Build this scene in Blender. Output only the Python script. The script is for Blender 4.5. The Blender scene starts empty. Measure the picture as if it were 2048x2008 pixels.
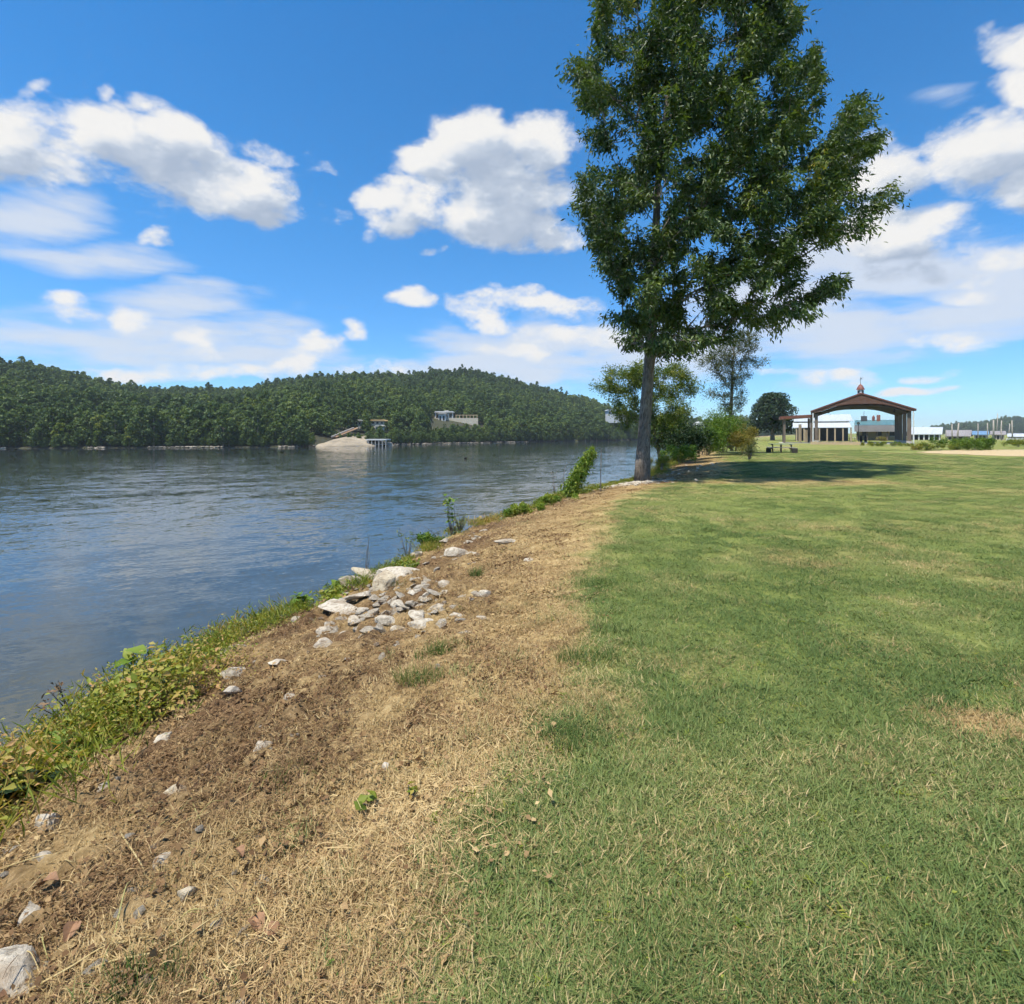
import bpy, math, random
import numpy as np
from mathutils import Vector, Matrix

random.seed(7)
RNG = np.random.default_rng(11)
SC = bpy.context.scene
COL = SC.collection

# ------------------------------------------------------------------ camera
F, CX, CY, CAMZ = 1024.0, 1024.0, 866.0, 1.7
cam_d = bpy.data.cameras.new("camera")
cam = bpy.data.objects.new("camera", cam_d)
COL.objects.link(cam)
cam.location = (0, 0, CAMZ)
cam.rotation_euler = (math.radians(90), 0, 0)
cam_d.sensor_width = 36.0
cam_d.lens = 18.0
cam_d.shift_y = -(1004 - CY) / 2048.0
cam_d.clip_end = 9000
cam_d.clip_start = 0.05
SC.camera = cam

# ------------------------------------------------------------------ light
SUN = Vector((-0.60, -0.50, 1.95)).normalized()
SUN_EL = math.asin(SUN.z)
SUN_AZ = math.atan2(SUN.x, SUN.y)
sun_d = bpy.data.lights.new("sun", 'SUN')
sun_d.energy = 5.0
sun_d.angle = math.radians(0.53)
sun_d.color = (1.0, 0.945, 0.84)
sun = bpy.data.objects.new("sun", sun_d)
COL.objects.link(sun)
sun.rotation_euler = SUN.to_track_quat('Z', 'Y').to_euler()
sun.location = (-30, -12, 60)

SC.view_settings.view_transform = 'Standard'
SC.view_settings.look = 'None'
SC.view_settings.exposure = 0.45
SC.view_settings.gamma = 1.0
SC.view_settings.use_curve_mapping = False
SC.render.engine = 'CYCLES'
SC.cycles.max_bounces = 4
SC.cycles.use_adaptive_sampling = True
SC.cycles.adaptive_threshold = 0.035
SC.cycles.adaptive_min_samples = 12
SC.cycles.use_light_tree = False
SC.cycles.diffuse_bounces = 2
SC.cycles.glossy_bounces = 2
SC.cycles.transmission_bounces = 3
SC.cycles.transparent_max_bounces = 6
SC.cycles.volume_bounces = 0
SC.cycles.caustics_reflective = False
SC.cycles.caustics_refractive = False
SC.cycles.use_denoising = True
SC.cycles.sample_clamp_indirect = 6.0


class NB:
    """small node-graph builder"""
    def __init__(s, nt):
        s.nt = nt

    def n(s, t, ins=None, **attrs):
        nd = s.nt.nodes.new(t)
        for k, v in attrs.items():
            setattr(nd, k, v)
        for k, v in (ins or {}).items():
            s.put(nd.inputs[k], v)
        return nd

    def put(s, sock, v):
        if isinstance(v, bpy.types.NodeSocket):
            s.nt.links.new(v, sock)
        elif isinstance(v, bpy.types.Node):
            s.nt.links.new(v.outputs[0], sock)
        else:
            if isinstance(v, (tuple, list)) and len(v) == 3 and sock.type == 'RGBA':
                v = (*v, 1)
            sock.default_value = v

    def math(s, op, a, b=0.0, c=0.0, clamp=False):
        nd = s.n('ShaderNodeMath', {0: a, 1: b, 2: c}, operation=op)
        nd.use_clamp = clamp
        return nd.outputs[0]

    def vmath(s, op, a, b=(0, 0, 0), c=(0, 0, 0)):
        nd = s.n('ShaderNodeVectorMath', {0: a, 1: b, 2: c}, operation=op)
        return nd.outputs['Value'] if op in ('LENGTH', 'DOT_PRODUCT', 'DISTANCE') else nd.outputs[0]

    def noise(s, vec, scale, detail=4, rough=0.55, dist=0.0):
        return s.n('ShaderNodeTexNoise', {'Vector': vec, 'Scale': scale, 'Detail': detail,
                                          'Roughness': rough, 'Distortion': dist}).outputs[0]

    def ramp(s, fac, stops, interp='LINEAR'):
        nd = s.n('ShaderNodeValToRGB', {0: fac})
        cr = nd.color_ramp
        cr.interpolation = interp
        while len(cr.elements) < len(stops):
            cr.elements.new(0.5)
        for e, (p, c) in zip(cr.elements, stops):
            e.position = p
            e.color = (*c, 1) if len(c) == 3 else c
        return nd.outputs[0]

    def mix(s, fac, a, b, blend='MIX'):
        nd = s.n('ShaderNodeMix', data_type='RGBA', blend_type=blend)
        s.put(nd.inputs[0], fac)
        s.put(nd.inputs[6], a)
        s.put(nd.inputs[7], b)
        return nd.outputs[2]

    def sstep(s, v, lo, hi):
        nd = s.n('ShaderNodeMapRange', {0: v, 1: lo, 2: hi, 3: 0.0, 4: 1.0}, interpolation_type='SMOOTHSTEP')
        return nd.outputs[0]

    def attr(s, name, typ='GEOMETRY'):
        return s.n('ShaderNodeAttribute', attribute_name=name, attribute_type=typ)


# ------------------------------------------------------------------ world: sky and clouds
CLOUDS = [  # x, y, half width, half height, weight: cumulus
    (20, 275, 150, 80, 1), (150, 300, 165, 85, 1), (320, 325, 170, 82, 1), (455, 375, 120, 58, 1), (560, 415, 55, 34, .9),
    (545, 310, 55, 30, .55), 
    (930, 285, 75, 70, 1), (1055, 300, 95, 68, 1), (990, 385, 170, 88, 1), (830, 400, 110, 50, 1), (1010, 452, 120, 50, 1),
    (770, 430, 45, 38, .7), (890, 345, 90, 60, .9),
    (1000, 612, 95, 34, .95), (1085, 617, 120, 26, .85), (840, 602, 48, 24, .7),
    (1160, 672, 120, 20, .6), (1000, 700, 120, 16, .55),
    (716, 658, 26, 20, .65), (640, 690, 80, 24, .7), (790, 730, 70, 22, .7),
    (2020, 95, 70, 60, .95), (2050, 170, 95, 50, .95), (1975, 300, 140, 90, 1), (2070, 350, 110, 80, .95), 
    (1780, 330, 100, 70, .9), (1700, 360, 90, 50, .8), (1890, 455, 90, 40, .85), (1790, 475, 140, 50, .9), 
    (1850, 545, 150, 24, .62), (1990, 500, 110, 30, .7), (1930, 590, 120, 20, .6),
     (1910, 694, 85, 18, .75), (1600, 748, 120, 14, .7), (1880, 745, 50, 9, .6),
    (1850, 772, 70, 9, .6), 
    (115, 622, 60, 32, .66), (240, 645, 44, 24, .58), (400, 685, 40, 22, .58), (265, 742, 120, 24, .75), (455, 745, 100, 20, .7),
    (575, 732, 60, 18, .75), (300, 460, 40, 18, .5), (60, 178, 24, 14, .5),
    (200, 200, 22, 16, .55), (300, 220, 50, 14, .45), (640, 345, 26, 20, .45), (670, 430, 34, 14, .5), (740, 470, 18, 12, .5),
    (877, 494, 16, 12, .5), 
]
WISPS = [  # thin veils
    (300, 690, 300, 60, 1.0), (1560, 590, 200, 60, 1.1), (1950, 640, 220, 50, 1.1),
    (1120, 690, 260, 44, 1.15), (1010, 730, 260, 30, 1.1), (1330, 700, 200, 56, 1.1), (1640, 520, 180, 70, 1.1), (1830, 550, 260, 56, 1.2), (2010, 560, 160, 90, 1.15), (1650, 660, 230, 60, 1.1),
    (40, 430, 130, 60, .9), (190, 508, 190, 36, .9), (350, 600, 150, 50, .95), 
    (540, 660, 110, 46, .8), (120, 690, 330, 60, .7), (500, 720, 320, 36, .7), (1860, 185, 70, 26, .6),
    (1700, 620, 380, 90, .65), (1300, 720, 400, 60, .6), 
]


def build_world():
    w = bpy.data.worlds.new("World")
    SC.world = w
    w.use_nodes = True
    nt = w.node_tree
    nt.nodes.clear()
    b = NB(nt)
    dirv = b.n('ShaderNodeTexCoord').outputs['Generated']
    sep = b.n('ShaderNodeSeparateXYZ', {0: dirv})
    yy = b.math('MAXIMUM', sep.outputs[1], 0.02)
    u0 = b.math('DIVIDE', sep.outputs[0], yy)
    v0 = b.math('DIVIDE', sep.outputs[2], yy)
    st = b.vmath('MULTIPLY', dirv, (1, 1, 1.7))
    wn = b.n('ShaderNodeTexNoise', {'Vector': st, 'Scale': 6.0, 'Detail': 2, 'Roughness': .55}).outputs['Color']
    ws = b.n('ShaderNodeSeparateXYZ', {0: wn})
    u = b.math('MULTIPLY_ADD', ws.outputs[0], .18, b.math('ADD', u0, -.09))
    v = b.math('MULTIPLY_ADD', ws.outputs[1], .11, b.math('ADD', v0, -.055))

    def blobs(lst, uu, vv):
        """three clouds at a time, one in each component of a vector"""
        U = b.n('ShaderNodeCombineXYZ', {0: uu, 1: uu, 2: uu}).outputs[0]
        V = b.n('ShaderNodeCombineXYZ', {0: vv, 1: vv, 2: vv}).outputs[0]
        lst = list(lst)
        while len(lst) % 3: lst.append(lst[-1])
        acc = None
        for i in range(0, len(lst), 3):
            t = lst[i:i + 3]
            su = [F / (q[2] * 1.12) for q in t]; sv = [F / (q[3] * 1.12) for q in t]
            cu = [-(q[0] - CX) / F * a for q, a in zip(t, su)]
            cv = [-(CY - q[1]) / F * a for q, a in zip(t, sv)]
            a = b.vmath('MULTIPLY_ADD', U, su, cu)
            c = b.vmath('MULTIPLY_ADD', V, sv, cv)
            a2 = b.vmath('MULTIPLY', a, a)
            r2 = b.vmath('MULTIPLY_ADD', c, c, a2)
            wt = [q[4] * (1.03 if q[2] * q[3] > 4000 else .82) for q in t]
            val = b.vmath('MULTIPLY_ADD', r2, [-.62 * k for k in wt], [.80 * k for k in wt])
            acc = val if acc is None else b.vmath('MAXIMUM', acc, val)
        o = b.n('ShaderNodeSeparateXYZ', {0: acc}).outputs
        return b.math('MAXIMUM', b.math('MAXIMUM', o[0], o[1]), o[2])
    cum = blobs(CLOUDS, u, v)
    du, dv = -.032, .052
    cum1 = blobs([q for q in CLOUDS if q[2] * q[3] > 5000 and q[4] > .75], b.math('ADD', u, du), b.math('ADD', v, dv))
    veil = blobs(WISPS, u, v)
    # beyond the frame the same kind of sky goes on
    zz = b.math('MAXIMUM', b.math('ADD', sep.outputs[2], 0.12), 0.03)
    pl = b.n('ShaderNodeCombineXYZ', {0: b.math('DIVIDE', sep.outputs[0], zz), 1: b.math('DIVIDE', sep.outputs[1], zz)}).outputs[0]
    gen = b.math('MULTIPLY_ADD', b.noise(pl, 1.1, 2, .5), 3.2, -1.7)
    inu = b.math('SUBTRACT', 1.0, b.sstep(b.math('ABSOLUTE', u0), 1.15, 1.5))
    inv = b.math('SUBTRACT', 1.0, b.sstep(v0, 0.95, 1.25))
    inn = b.math('MULTIPLY', b.math('MULTIPLY', inu, inv), b.sstep(sep.outputs[1], 0.02, 0.2))
    fl = lambda f, a, c: b.n('ShaderNodeMix', {0: f, 2: a, 3: c}, data_type='FLOAT').outputs[0]
    def puff(vec, det):
        fb = b.noise(vec, 9.0, det, .60)
        vo = b.n('ShaderNodeTexVoronoi', {'Vector': b.vmath('ADD', vec, b.vmath('MULTIPLY', wn, (.10, .10, .10))), 'Scale': 17.0, 'Detail': 2.0, 'Roughness': .55, 'Lacunarity': 2.3}, feature='F1', normalize=True).outputs['Distance']
        return b.math('ADD', b.math('MULTIPLY', fb, .86), b.math('MULTIPLY', b.math('SUBTRACT', 1.0, vo), .26))
    n1 = puff(st, 8)
    n1b = puff(b.vmath('ADD', st, (-.018, 0, .045)), 5)
    n2 = b.noise(b.vmath('MULTIPLY', dirv, (1, 1, 5.0)), 6.0, 6, .6)
    f0 = b.math('ADD', fl(inn, gen, cum), b.math('MULTIPLY_ADD', n1, NOISE_A, -.645 * NOISE_A))
    f1 = b.math('ADD', fl(inn, b.math('SUBTRACT', gen, .05), cum1), b.math('MULTIPLY_ADD', n1b, NOISE_A, -.645 * NOISE_A))
    fv = b.math('ADD', fl(inn, b.math('MULTIPLY', gen, .5), veil), b.math('MULTIPLY_ADD', n2, 1.6, -.85))
    alpha = b.sstep(f0, 0.0, 0.52)
    veil_a = b.math('MULTIPLY', b.sstep(fv, -0.08, 0.85), 0.88)
    lit = b.math('SUBTRACT', f0, f1)
    shade = b.math('SUBTRACT', b.math('MULTIPLY_ADD', lit, .60, .80), b.math('MULTIPLY', b.sstep(f1, .05, .8), .60), clamp=True)
    ccol = b.ramp(shade, [(0.0, (.46, .55, .70)), (.35, (.62, .70, .82)), (.62, (.82, .86, .92)), (1.0, (1.0, .99, .97))])
    sky = b.n('ShaderNodeTexSky', sky_type='NISHITA', sun_disc=False, sun_elevation=SUN_EL, sun_rotation=SUN_AZ,
              air_density=1.0, dust_density=0.0, ozone_density=2.5, altitude=100)
    skyc = b.n('ShaderNodeHueSaturation', {'Hue': .5, 'Saturation': SKY_SAT, 'Value': SKY_VAL, 'Color': b.mix(1.0, sky.outputs[0], SKY_TINT, 'MULTIPLY')}).outputs[0]
    STR = SKY_STR
    low = b.sstep(sep.outputs[2], -.02, .42)
    skyc = b.mix(1.0, skyc, b.mix(low, (.56, .72, .92), (1, 1, 1)), 'MULTIPLY')
    cl = b.vmath('MULTIPLY', ccol, (CLOUD_L / STR,) * 3)
    c1 = b.mix(veil_a, skyc, (.80 * CLOUD_L / STR, .86 * CLOUD_L / STR, .95 * CLOUD_L / STR))
    c2 = b.mix(alpha, c1, cl)
    bg = b.n('ShaderNodeBackground', {0: c2, 1: STR})
    b.n('ShaderNodeOutputWorld', {0: bg})
    w.cycles.sampling_method = 'NONE'


SKY_SAT, SKY_VAL, CLOUD_L, SKY_STR, NOISE_A = 1.22, 1.15, 0.67, 0.115, 2.4
SKY_TINT = (.82, .98, 1.07)
build_world()

# ------------------------------------------------------------------ helpers
def W(px, py, d):
    return Vector(((px - CX) / F * d, d, CAMZ + (CY - py) / F * d))


def G(px, py, z=0.0):
    d = (CAMZ - z) * F / (py - CY)
    return Vector(((px - CX) / F * d, d, z))


def tag(o, label=None, cat=None, group=None, kind=None):
    if label: o["label"] = label
    if cat: o["category"] = cat
    if group: o["group"] = group
    if kind: o["kind"] = kind
    return o


def empty(name, loc=(0, 0, 0), rz=0.0):
    o = bpy.data.objects.new(name, None)
    o.empty_display_size = 0.2
    COL.objects.link(o)
    o.location = loc
    o.rotation_euler = (0, 0, rz)
    return o


def link(name, me, m=None, parent=None, col=None):
    o = bpy.data.objects.new(name, me)
    (col or COL).objects.link(o)
    if m is not None and len(me.materials) == 0:
        me.materials.append(m)
    if parent is not None:
        o.parent = parent
    return o


def np_mesh(name, V, Fc, smooth=False, attrs=None):
    """V (n,3); Fc (m,k) array or list of such arrays"""
    me = bpy.data.meshes.new(name)
    V = np.asarray(V, dtype=np.float32)
    fl = Fc if isinstance(Fc, list) else [Fc]
    fl = [np.asarray(f, dtype=np.int32) for f in fl if len(f)]
    me.vertices.add(len(V))
    me.vertices.foreach_set("co", V.ravel())
    loops = np.concatenate([f.ravel() for f in fl])
    tot = np.concatenate([np.full(len(f), f.shape[1], dtype=np.int32) for f in fl])
    start = np.concatenate([[0], np.cumsum(tot)[:-1]]).astype(np.int32)
    me.loops.add(len(loops))
    me.loops.foreach_set("vertex_index", loops)
    me.polygons.add(len(tot))
    me.polygons.foreach_set("loop_start", start)
    me.polygons.foreach_set("loop_total", tot)
    if smooth:
        me.polygons.foreach_set("use_smooth", np.ones(len(tot), dtype=bool))
    for k, a in (attrs or {}).items():
        at = me.attributes.new(k, 'FLOAT', 'POINT')
        at.data.foreach_set("value", np.asarray(a, dtype=np.float32))
    me.update(calc_edges=True)
    me.validate()
    return me


class MB:
    """collects boxes, bars, prisms and tubes into one mesh"""
    def __init__(s):
        s.v, s.f = [], []

    def add(s, vs, fs):
        o = len(s.v)
        s.v += [tuple(x) for x in vs]
        s.f += [tuple(i + o for i in f) for f in fs]
        return s

    def box(s, x0, x1, y0, y1, z0, z1):
        vs = [(x, y, z) for z in (z0, z1) for y in (y0, y1) for x in (x0, x1)]
        return s.add(vs, [(0, 2, 3, 1), (4, 5, 7, 6), (0, 1, 5, 4), (2, 6, 7, 3), (0, 4, 6, 2), (1, 3, 7, 5)])

    def bar(s, a, b_, w, h=None, up=(0, 0, 1)):
        a, b_ = Vector(a), Vector(b_)
        h = h or w
        d = (b_ - a).normalized()
        upv = Vector(up)
        if abs(d.dot(upv)) > .98: upv = Vector((1, 0, 0))
        sx = d.cross(upv).normalized() * (w / 2)
        sy = sx.cross(d).normalized() * (h / 2)
        vs = [p + i * sx + j * sy for p in (a, b_) for i, j in ((-1, -1), (1, -1), (1, 1), (-1, 1))]
        return s.add(vs, [(0, 1, 2, 3), (7, 6, 5, 4), (0, 4, 5, 1), (1, 5, 6, 2), (2, 6, 7, 3), (3, 7, 4, 0)])

    def prism(s, poly, y0, y1):
        """polygon in x,z extruded along y"""
        n = len(poly)
        vs = [(x, y0, z) for x, z in poly] + [(x, y1, z) for x, z in poly]
        fs = [tuple(range(n)), tuple(range(2 * n - 1, n - 1, -1))]
        fs += [(i, i + n, (i + 1) % n + n, (i + 1) % n) for i in range(n)]
        return s.add(vs, fs)

    def tube(s, pts, radii, n=8, cap=True):
        pts = [Vector(p) for p in pts]
        o = len(s.v)
        ref = Vector((0.3, 0.9, 0.1))
        for i, p in enumerate(pts):
            d = (pts[min(i + 1, len(pts) - 1)] - pts[max(i - 1, 0)]).normalized()
            r_ = ref if abs(d.dot(ref)) < .9 else Vector((1, 0, 0))
            a = d.cross(r_).normalized()
            b_ = d.cross(a)
            r = radii[i] if hasattr(radii, '__len__') else radii
            for k in range(n):
                t = 2 * math.pi * k / n
                s.v.append(tuple(p + (a * math.cos(t) + b_ * math.sin(t)) * r))
        for i in range(len(pts) - 1):
            for k in range(n):
                s.f.append((o + i * n + k, o + i * n + (k + 1) % n, o + (i + 1) * n + (k + 1) % n, o + (i + 1) * n + k))
        if cap:
            s.f.append(tuple(o + k for k in range(n))[::-1])
            s.f.append(tuple(o + (len(pts) - 1) * n + k for k in range(n)))
        return s

    def mesh(s, name, smooth=False):
        me = bpy.data.meshes.new(name)
        me.from_pydata(s.v, [], s.f)
        if smooth:
            for p in me.polygons: p.use_smooth = True
        me.update()
        return me

    def build(s, name, m, parent=None, smooth=False):
        return link(name, s.mesh(name, smooth), m, parent)


# numpy noise -------------------------------------------------------
def _h(ix, iy, iz, seed):
    h = (ix * 374761393 + iy * 668265263 + iz * 2147483647 + seed * 1274126177) & 0xffffffff
    h = ((h ^ (h >> 13)) * 1274126177) & 0xffffffff
    h = ((h ^ (h >> 16)) * 2246822519) & 0xffffffff
    return ((h ^ (h >> 15)) & 0xffff) / 65535.0


def vnoise(x, y, z=None, seed=0):
    x = np.asarray(x, dtype=np.float64); y = np.asarray(y, dtype=np.float64)
    z = np.zeros_like(x) if z is None else np.asarray(z, dtype=np.float64)
    ix, iy, iz = (np.floor(a).astype(np.int64) for a in (x, y, z))
    fx, fy, fz = x - ix, y - iy, z - iz
    fx, fy, fz = (a * a * (3 - 2 * a) for a in (fx, fy, fz))
    r = 0
    for dz in (0, 1):
        wz = fz if dz else 1 - fz
        for dy in (0, 1):
            wy = fy if dy else 1 - fy
            for dx in (0, 1):
                wx = fx if dx else 1 - fx
                r = r + _h(ix + dx, iy + dy, iz + dz, seed) * wx * wy * wz
    return r


def fbm(x, y, z=None, seed=0, oct=4, gain=.5):
    s, a, t = 0, 1, 0
    f = 1.0
    for o in range(oct):
        s = s + a * vnoise(np.asarray(x) * f, np.asarray(y) * f, None if z is None else np.asarray(z) * f, seed + o)
        t += a
        a *= gain
        f *= 2.03
    return s / t


def smooth(a, lo, hi):
    t = np.clip((np.asarray(a, dtype=np.float64) - lo) / (hi - lo), 0, 1)
    return t * t * (3 - 2 * t)


# ------------------------------------------------------------------ materials
def new_mat(name):
    m = bpy.data.materials.new(name)
    m.use_nodes = True
    m.node_tree.nodes.clear()
    return m, NB(m.node_tree)


def finish(b, shader, disp=None):
    b.n('ShaderNodeOutputMaterial', {0: shader})


def plain(name, c1, c2=None, scale=6.0, rough=.8, bump=.0, bscale=30., metal=0., stretch=(1, 1, 1)):
    m, b = new_mat(name)
    tc = b.n('ShaderNodeTexCoord').outputs['Object']
    v = b.vmath('MULTIPLY', tc, stretch)
    c2 = c2 or tuple(x * .7 for x in c1)
    col = b.mix(b.ramp(b.noise(v, scale, 6, .65), [(.3, (0, 0, 0)), (.7, (1, 1, 1))]), c2, c1)
    p = b.n('ShaderNodeBsdfPrincipled', {'Base Color': col, 'Roughness': rough, 'Metallic': metal, 'Specular IOR Level': .3})
    if bump:
        bp = b.n('ShaderNodeBump', {'Strength': bump, 'Distance': .02, 'Height': b.noise(v, bscale, 5, .6)})
        b.put(p.inputs['Normal'], bp)
    finish(b, p)
    return m


def leaf_mat(name, stops, trans=.30, inst=False, spec=.25, attr='tint'):
    m, b = new_mat(name)
    t = b.attr(attr).outputs['Fac']
    if inst:
        ti = b.attr('tint', 'INSTANCER').outputs['Fac']
        t = b.math('MULTIPLY_ADD', t, .5, b.math('MULTIPLY', ti, .6))
    col = b.ramp(t, stops)
    p = b.n('ShaderNodeBsdfPrincipled', {'Base Color': col, 'Roughness': .55, 'Specular IOR Level': spec})
    tr = b.n('ShaderNodeBsdfTranslucent', {0: b.mix(1.0, col, (1.25, 1.2, .55), 'MULTIPLY')})
    mx = b.n('ShaderNodeMixShader', {0: trans, 1: p, 2: tr})
    finish(b, mx)
    return m


def bark_mat(name, c1, c2):
    m, b = new_mat(name)
    tc = b.n('ShaderNodeTexCoord').outputs['Object']
    v = b.vmath('MULTIPLY', tc, (1, 1, .16))
    n1 = b.noise(v, 24, 6, .65, .6)
    n2 = b.noise(tc, 3.0, 5, .6)
    h = b.ramp(n1, [(.36, (0, 0, 0)), (.62, (1, 1, 1))])
    col = b.mix(h, c2, c1)
    col = b.mix(b.ramp(n2, [(.45, (0, 0, 0)), (.75, (.6, .6, .6))]), col, tuple(min(1, x * 1.35) for x in c1))
    bp = b.n('ShaderNodeBump', {'Strength': 1.0, 'Distance': .07, 'Height': h})
    p = b.n('ShaderNodeBsdfPrincipled', {'Base Color': col, 'Roughness': .92, 'Specular IOR Level': .15, 'Normal': bp})
    finish(b, p)
    return m


M = {}
M['bark'] = bark_mat("bark", (0.403, 0.333, 0.264), (0.132, 0.101, 0.074))
M['bark_pale'] = bark_mat("bark_pale", (.33, .30, .25), (.13, .11, .09))
M['leaf_main'] = leaf_mat("oak_leaves", [(0, (0.026, 0.053, 0.011)), (.35, (0.058, 0.103, 0.021)), (.75, (0.111, 0.169, 0.030)), (.93, (0.195, 0.231, 0.041)), (1, (0.312, 0.281, 0.057))], .34, spec=.5)
M['leaf_yellow'] = leaf_mat("yellow_green_leaves", [(0, (0.052, 0.096, 0.020)), (.5, (0.148, 0.217, 0.038)), (1, (0.365, 0.348, 0.078))], .35)
M['leaf_dark'] = leaf_mat("dark_green_leaves", [(0, (.014, .032, .013)), (.6, (.034, .066, .024)), (1, (.065, .105, .035))], .25)
M['leaf_wispy'] = leaf_mat("grey_green_leaves", [(0, (0.046, 0.065, 0.029)), (.5, (0.098, 0.124, 0.052)), (1, (0.221, 0.221, 0.104))], .3)
M['leaf_gold'] = leaf_mat("golden_leaves", [(0, (0.108, 0.101, 0.024)), (.5, (0.230, 0.203, 0.041)), (1, (0.365, 0.284, 0.068))], .35)
M['leaf_bright'] = leaf_mat("bright_green_leaves", [(0, (0.054, 0.120, 0.017)), (.5, (0.144, 0.240, 0.030)), (1, (0.336, 0.372, 0.060))], .38)
M['leaf_forest'] = leaf_mat("forest_leaves", [(0, (0.034, 0.066, 0.020)), (.45, (0.080, 0.132, 0.034)), (.8, (0.145, 0.203, 0.046)), (1, (0.227, 0.270, 0.056))], .28, inst=True)
M['leaf_shore'] = leaf_mat("shore_tree_leaves", [(0, (0.034, 0.062, 0.018)), (.5, (0.077, 0.127, 0.030)), (1, (0.154, 0.207, 0.045))], .25)
M['leaf_weed'] = leaf_mat("weed_leaves", [(0, (0.055, 0.097, 0.018)), (.3, (0.127, 0.185, 0.025)), (.6, (0.254, 0.288, 0.040)), (.8, (0.362, 0.303, 0.071)), (1, (0.470, 0.288, 0.121))], .33)
M['leaf_dead'] = leaf_mat("dead_leaves", [(0, (.05, .028, .015)), (.5, (.17, .10, .05)), (1, (.34, .235, .13))], .12)


def grass_mat():
    m, b = new_mat("grass_blades")
    t = b.attr('tint').outputs['Fac']
    dry = b.attr('dry', 'INSTANCER').outputs['Fac']
    ti = b.attr('tint', 'INSTANCER').outputs['Fac']
    mixv = b.math('MULTIPLY_ADD', t, .5, b.math('MULTIPLY', ti, .5))
    green = b.ramp(mixv, [(0, (.060, .104, .030)), (.4, (.128, .192, .050)), (.7, (.212, .258, .078)), (1, (.38, .350, .145))])
    straw = b.ramp(mixv, [(0, (.19, .125, .050)), (.45, (.45, .32, .145)), (1, (.70, .55, .29))])
    fac = b.sstep(b.math('ADD', dry, b.math('MULTIPLY_ADD', t, .5, -.25)), .3, .7)
    col = b.mix(fac, green, straw)
    p = b.n('ShaderNodeBsdfPrincipled', {'Base Color': col, 'Roughness': .6, 'Specular IOR Level': .25})
    tr = b.n('ShaderNodeBsdfTranslucent', {0: col})
    finish(b, b.n('ShaderNodeMixShader', {0: .3, 1: p, 2: tr}))
    return m


M['grass'] = grass_mat()


def rock_mat(name, c1, c2, c3):
    m, b = new_mat(name)
    tc = b.n('ShaderNodeTexCoord').outputs['Object']
    rnd = b.n('ShaderNodeObjectInfo').outputs['Random']
    v = b.vmath('ADD', tc, b.n('ShaderNodeCombineXYZ', {0: b.math('MULTIPLY', rnd, 37.0), 1: rnd}).outputs[0])
    n1 = b.noise(v, 5.0, 8, .7, .4)
    n2 = b.noise(v, 22.0, 6, .7)
    col = b.ramp(n1, [(.28, c3), (.45, c2), (.62, c1), (.8, tuple(min(.75, x * 1.15) for x in c1))])
    spots = b.ramp(n2, [(.34, (.30, .26, .21)), (.5, (1, 1, 1))])
    col = b.mix(.75, col, spots, 'MULTIPLY')
    dirt = b.ramp(b.noise(v, 2.4, 5, .65), [(.50, (0, 0, 0)), (.66, (.55, .55, .55))])
    col = b.mix(dirt, col, (.20, .135, .08))
    geo = b.n('ShaderNodeNewGeometry')
    h = b.math('ADD', n1, b.math('MULTIPLY', n2, .5))
    bp = b.n('ShaderNodeBump', {'Strength': .9, 'Distance': .03, 'Height': h})
    p = b.n('ShaderNodeBsdfPrincipled', {'Base Color': col, 'Roughness': .9, 'Specular IOR Level': .2, 'Normal': bp})
    finish(b, p)
    return m


M['rock'] = rock_mat("limestone", (0.558, 0.499, 0.402), (0.427, 0.369, 0.284), (0.237, 0.176, 0.114))
M['rock_cream'] = rock_mat("cream_limestone", (0.517, 0.455, 0.336), (0.435, 0.364, 0.257), (0.279, 0.223, 0.148))
M['rock_brown'] = rock_mat("brown_stone", (.36, .28, .19), (.25, .18, .115), (.12, .08, .05))

# ------------------------------------------------------------------ terrain functions
E_LINE = np.array([(-3.0, -60), (-3.5, -5), (-3.75, 1.5), (-3.9, 3.9), (-3.9, 5.2), (-3.65, 6.5), (-3.35, 7.3), (-2.95, 8.2), (-2.55, 9.3), (-2.05, 10.6), (-1.5, 12.5),
                   (-.3, 14.2), (1.2, 17.1), (2.9, 19.3), (4.9, 21.7), (5.7, 22.6), (8.5, 29), (13, 40), (20, 60), (32, 90), (60, 150), (120, 260), (260, 500), (1200, 1900)], dtype=float)
B_LINE = np.array([(-0.6, -60), (-0.62, .4), (-0.30, 1.5), (0.05, 2.37), (.57, 4.0), (1.2, 7.4), (2.2, 12.1), (5.2, 17.2), (8.4, 20.2),
                   (11.5, 27), (15.5, 38), (23, 58), (36, 90), (66, 150), (130, 260), (275, 500), (1230, 1900)], dtype=float)
WATER_Z = -2.3


def sdist(P, line):
    """signed distance to a polyline, positive on its right-hand (land) side"""
    best = np.full(len(P), 1e18)
    sgn = np.ones(len(P))
    for a, c in zip(line[:-1], line[1:]):
        ab = c - a
        t = np.clip(((P - a) @ ab) / (ab @ ab), 0, 1)
        q = a + t[:, None] * ab
        d2 = ((P - q) ** 2).sum(1)
        cr = ab[0] * (P[:, 1] - a[1]) - ab[1] * (P[:, 0] - a[0])
        m = d2 < best - 1e-12
        best[m] = d2[m]
        sgn[m] = np.where(cr[m] > 0, -1, 1)
    return np.sqrt(best) * sgn


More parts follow.
